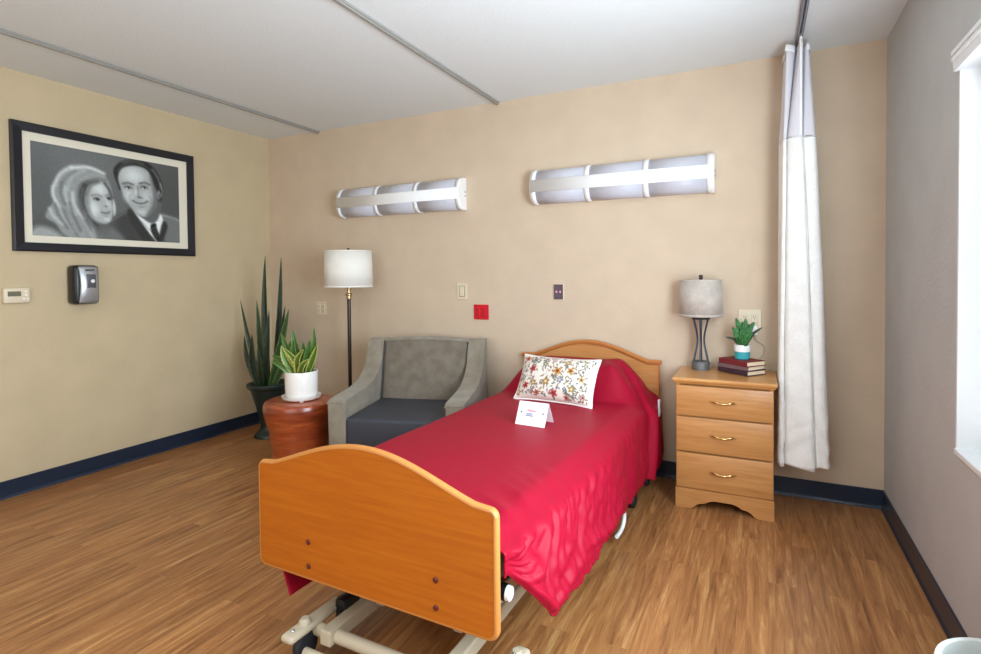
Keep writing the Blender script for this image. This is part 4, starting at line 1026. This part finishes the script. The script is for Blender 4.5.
def cloth_part(name, za, zb_, mat, nz_, wr):
    bm = B(); rows = []
    for i in range(nz_):
        zf = za + (zb_ - za) * i / (nz_ - 1); ring = curt(zf); row = []
        for j, q_ in enumerate(ring):
            s_ = j / (len(ring) - 1)
            w = wr * (nz(s_ * 14, zf * 3, 1) * .006 + nz(s_ * 30, zf * 14, 3) * .003 * sst(1.5, .5, zf) + .004 * sst(.7, .3, zf) * math.sin(zf * 55 + 6 * nz(s_ * 9, zf * 4)))
            zz = zf + (.010 * math.sin(s_ * 17) if i == nz_ - 1 and wr else 0)
            row.append(bm.verts.new((q_.x + w * .4, q_.y - w, zz)))
        rows.append(row)
    for a, b_ in zip(rows, rows[1:]):
        for k in range(len(a) - 1): bm.faces.new((a[k], a[k + 1], b_[k + 1], b_[k]))
    o = mesh_obj(name, bm, mat, cu, 180); solidify(o, .002, 0); return o
cloth_part('net_panel', ZT, ZM - .005, M['net'], 24, .6)
cloth_part('cloth_panel', ZM, ZB, M['curtain'], 110, 1)
bm = B()
hem = curt(ZM - .012)
add_tube(bm, [Vector((q_.x, q_.y, ZM - .008)) for q_ in hem], .004, 6); mesh_obj('seam', bm, M['white'], cu, 180)
bm = B()                                                        # folded heading band standing out at the very top
P_ = [Vector((q_.x, q_.y, 0)) for q_ in curt(ZT)]
grid(bm, len(P_), 4, lambda u, v: P_[int(round(u * (len(P_) - 1)))] * (1.06 + .10 * v) + Vector((0, 0, ZT - .035 * v)))
o = mesh_obj('heading_band', bm, M['white'], cu, 180); solidify(o, .002, 0)
bm = B(); add_box(bm, (.006, -.088, 2.19), (.012, .004, .52), .002); mesh_obj('edge_tape', bm, M['white'], cu)
for k, y in enumerate((-.07, -.03, .01, .05)):
    bm = B(); add_tube(bm, [(.0, y, 2.395), (.0, y, 2.424)], .002, 6); add_lathe(bm, [(.004, 0), (.006, .003), (.004, .006)], (0, y, 2.422), 10); mesh_obj('glider', bm, M['white'], cu)

# ------------------------------------------------------------------ wastebasket by the window wall
wb = thing('wastebasket', 'white round plastic wastebasket cut by the bottom right corner', 'wastebasket', (4.30, -2.06, 0))
bm = B(); add_lathe(bm, [(0, .003), (.085, .003), (.094, .0), (.098, .006), (.120, .440), (.128, .444), (.131, .452), (.128, .460), (.118, .460), (.114, .452), (.090, .012), (0, .010)], seg=48, cap=False); mesh_obj('bin_body', bm, M['bin'], wb, 50)
bm = B(); add_lathe(bm, [(.1145, .40), (.09, .395), (.05, .41), (0, .405)], seg=32, cap=False)
for v in bm.verts: v.co.z += .012 * nz(v.co.x * 30, v.co.y * 30)
mesh_obj('bin_bag', bm, M['liner'], wb, 180)

# ------------------------------------------------------------------ light
def area(name, loc, rot, sx, sy, power, col):
    l = bpy.data.lights.new(name, 'AREA'); l.shape = 'RECTANGLE'; l.size = sx; l.size_y = sy; l.energy = power; l.color = col
    o = bpy.data.objects.new(name, l); COL.objects.link(o); o.location = loc; o.rotation_euler = rot; return o
area('window_daylight', (W - .04, -2.15, 1.30), (0, PI / 2 + math.radians(10), 0), 1.2, 1.3, 96, (.76, .90, 1))
area('unseen_ceiling_fill', (2.3, -3.7, H - .03), (0, 0, 0), 2.6, 1.2, 24, (.98, .97, .95))  # added overhead fill behind the camera, no fixture there
area('unseen_front_fill', (2.6, YF + .06, 1.45), (PI / 2 + math.radians(8), 0, 0), 2.4, 1.4, 44, (.80, .91, 1))  # added frontal fill before the unseen front wall, which has no window
w = bpy.data.worlds.new('sky'); SC.world = w; w.use_nodes = True
bg = w.node_tree.nodes['Background']; bg.inputs['Color'].default_value = (.86, .94, 1, 1); bg.inputs['Strength'].default_value = 4

# ------------------------------------------------------------------ camera
cd = bpy.data.cameras.new('camera'); cam = bpy.data.objects.new('camera', cd); COL.objects.link(cam); SC.camera = cam
yaw, pitch, roll = .44792, -.02246, -.00851
f = Vector((-math.sin(yaw) * math.cos(pitch), math.cos(yaw) * math.cos(pitch), math.sin(pitch)))
rt = Vector((math.cos(yaw), math.sin(yaw), 0)); up = rt.cross(f)
r2 = rt * math.cos(roll) + up * math.sin(roll); u2 = -rt * math.sin(roll) + up * math.cos(roll)
cam.matrix_world = Matrix(((r2.x, u2.x, -f.x, 3.85092), (r2.y, u2.y, -f.y, -3.39222), (r2.z, u2.z, -f.z, 1.2386), (0, 0, 0, 1)))
cd.sensor_fit = 'HORIZONTAL'; cd.sensor_width = 36; cd.lens = 540.188 / 981 * 36
cd.shift_x = (490.5 - 499.828) / 981; cd.shift_y = (287.919 - 327) / 981
cd.clip_start = .02
vs = SC.view_settings; SC.display_settings.display_device = 'sRGB'
vs.view_transform = 'Standard'; vs.look = 'None'; vs.gamma = 1; vs.exposure = -0.07; vs.use_curve_mapping = False
SC.cycles.use_denoising = True; SC.cycles.max_bounces = 10; SC.cycles.diffuse_bounces = 6
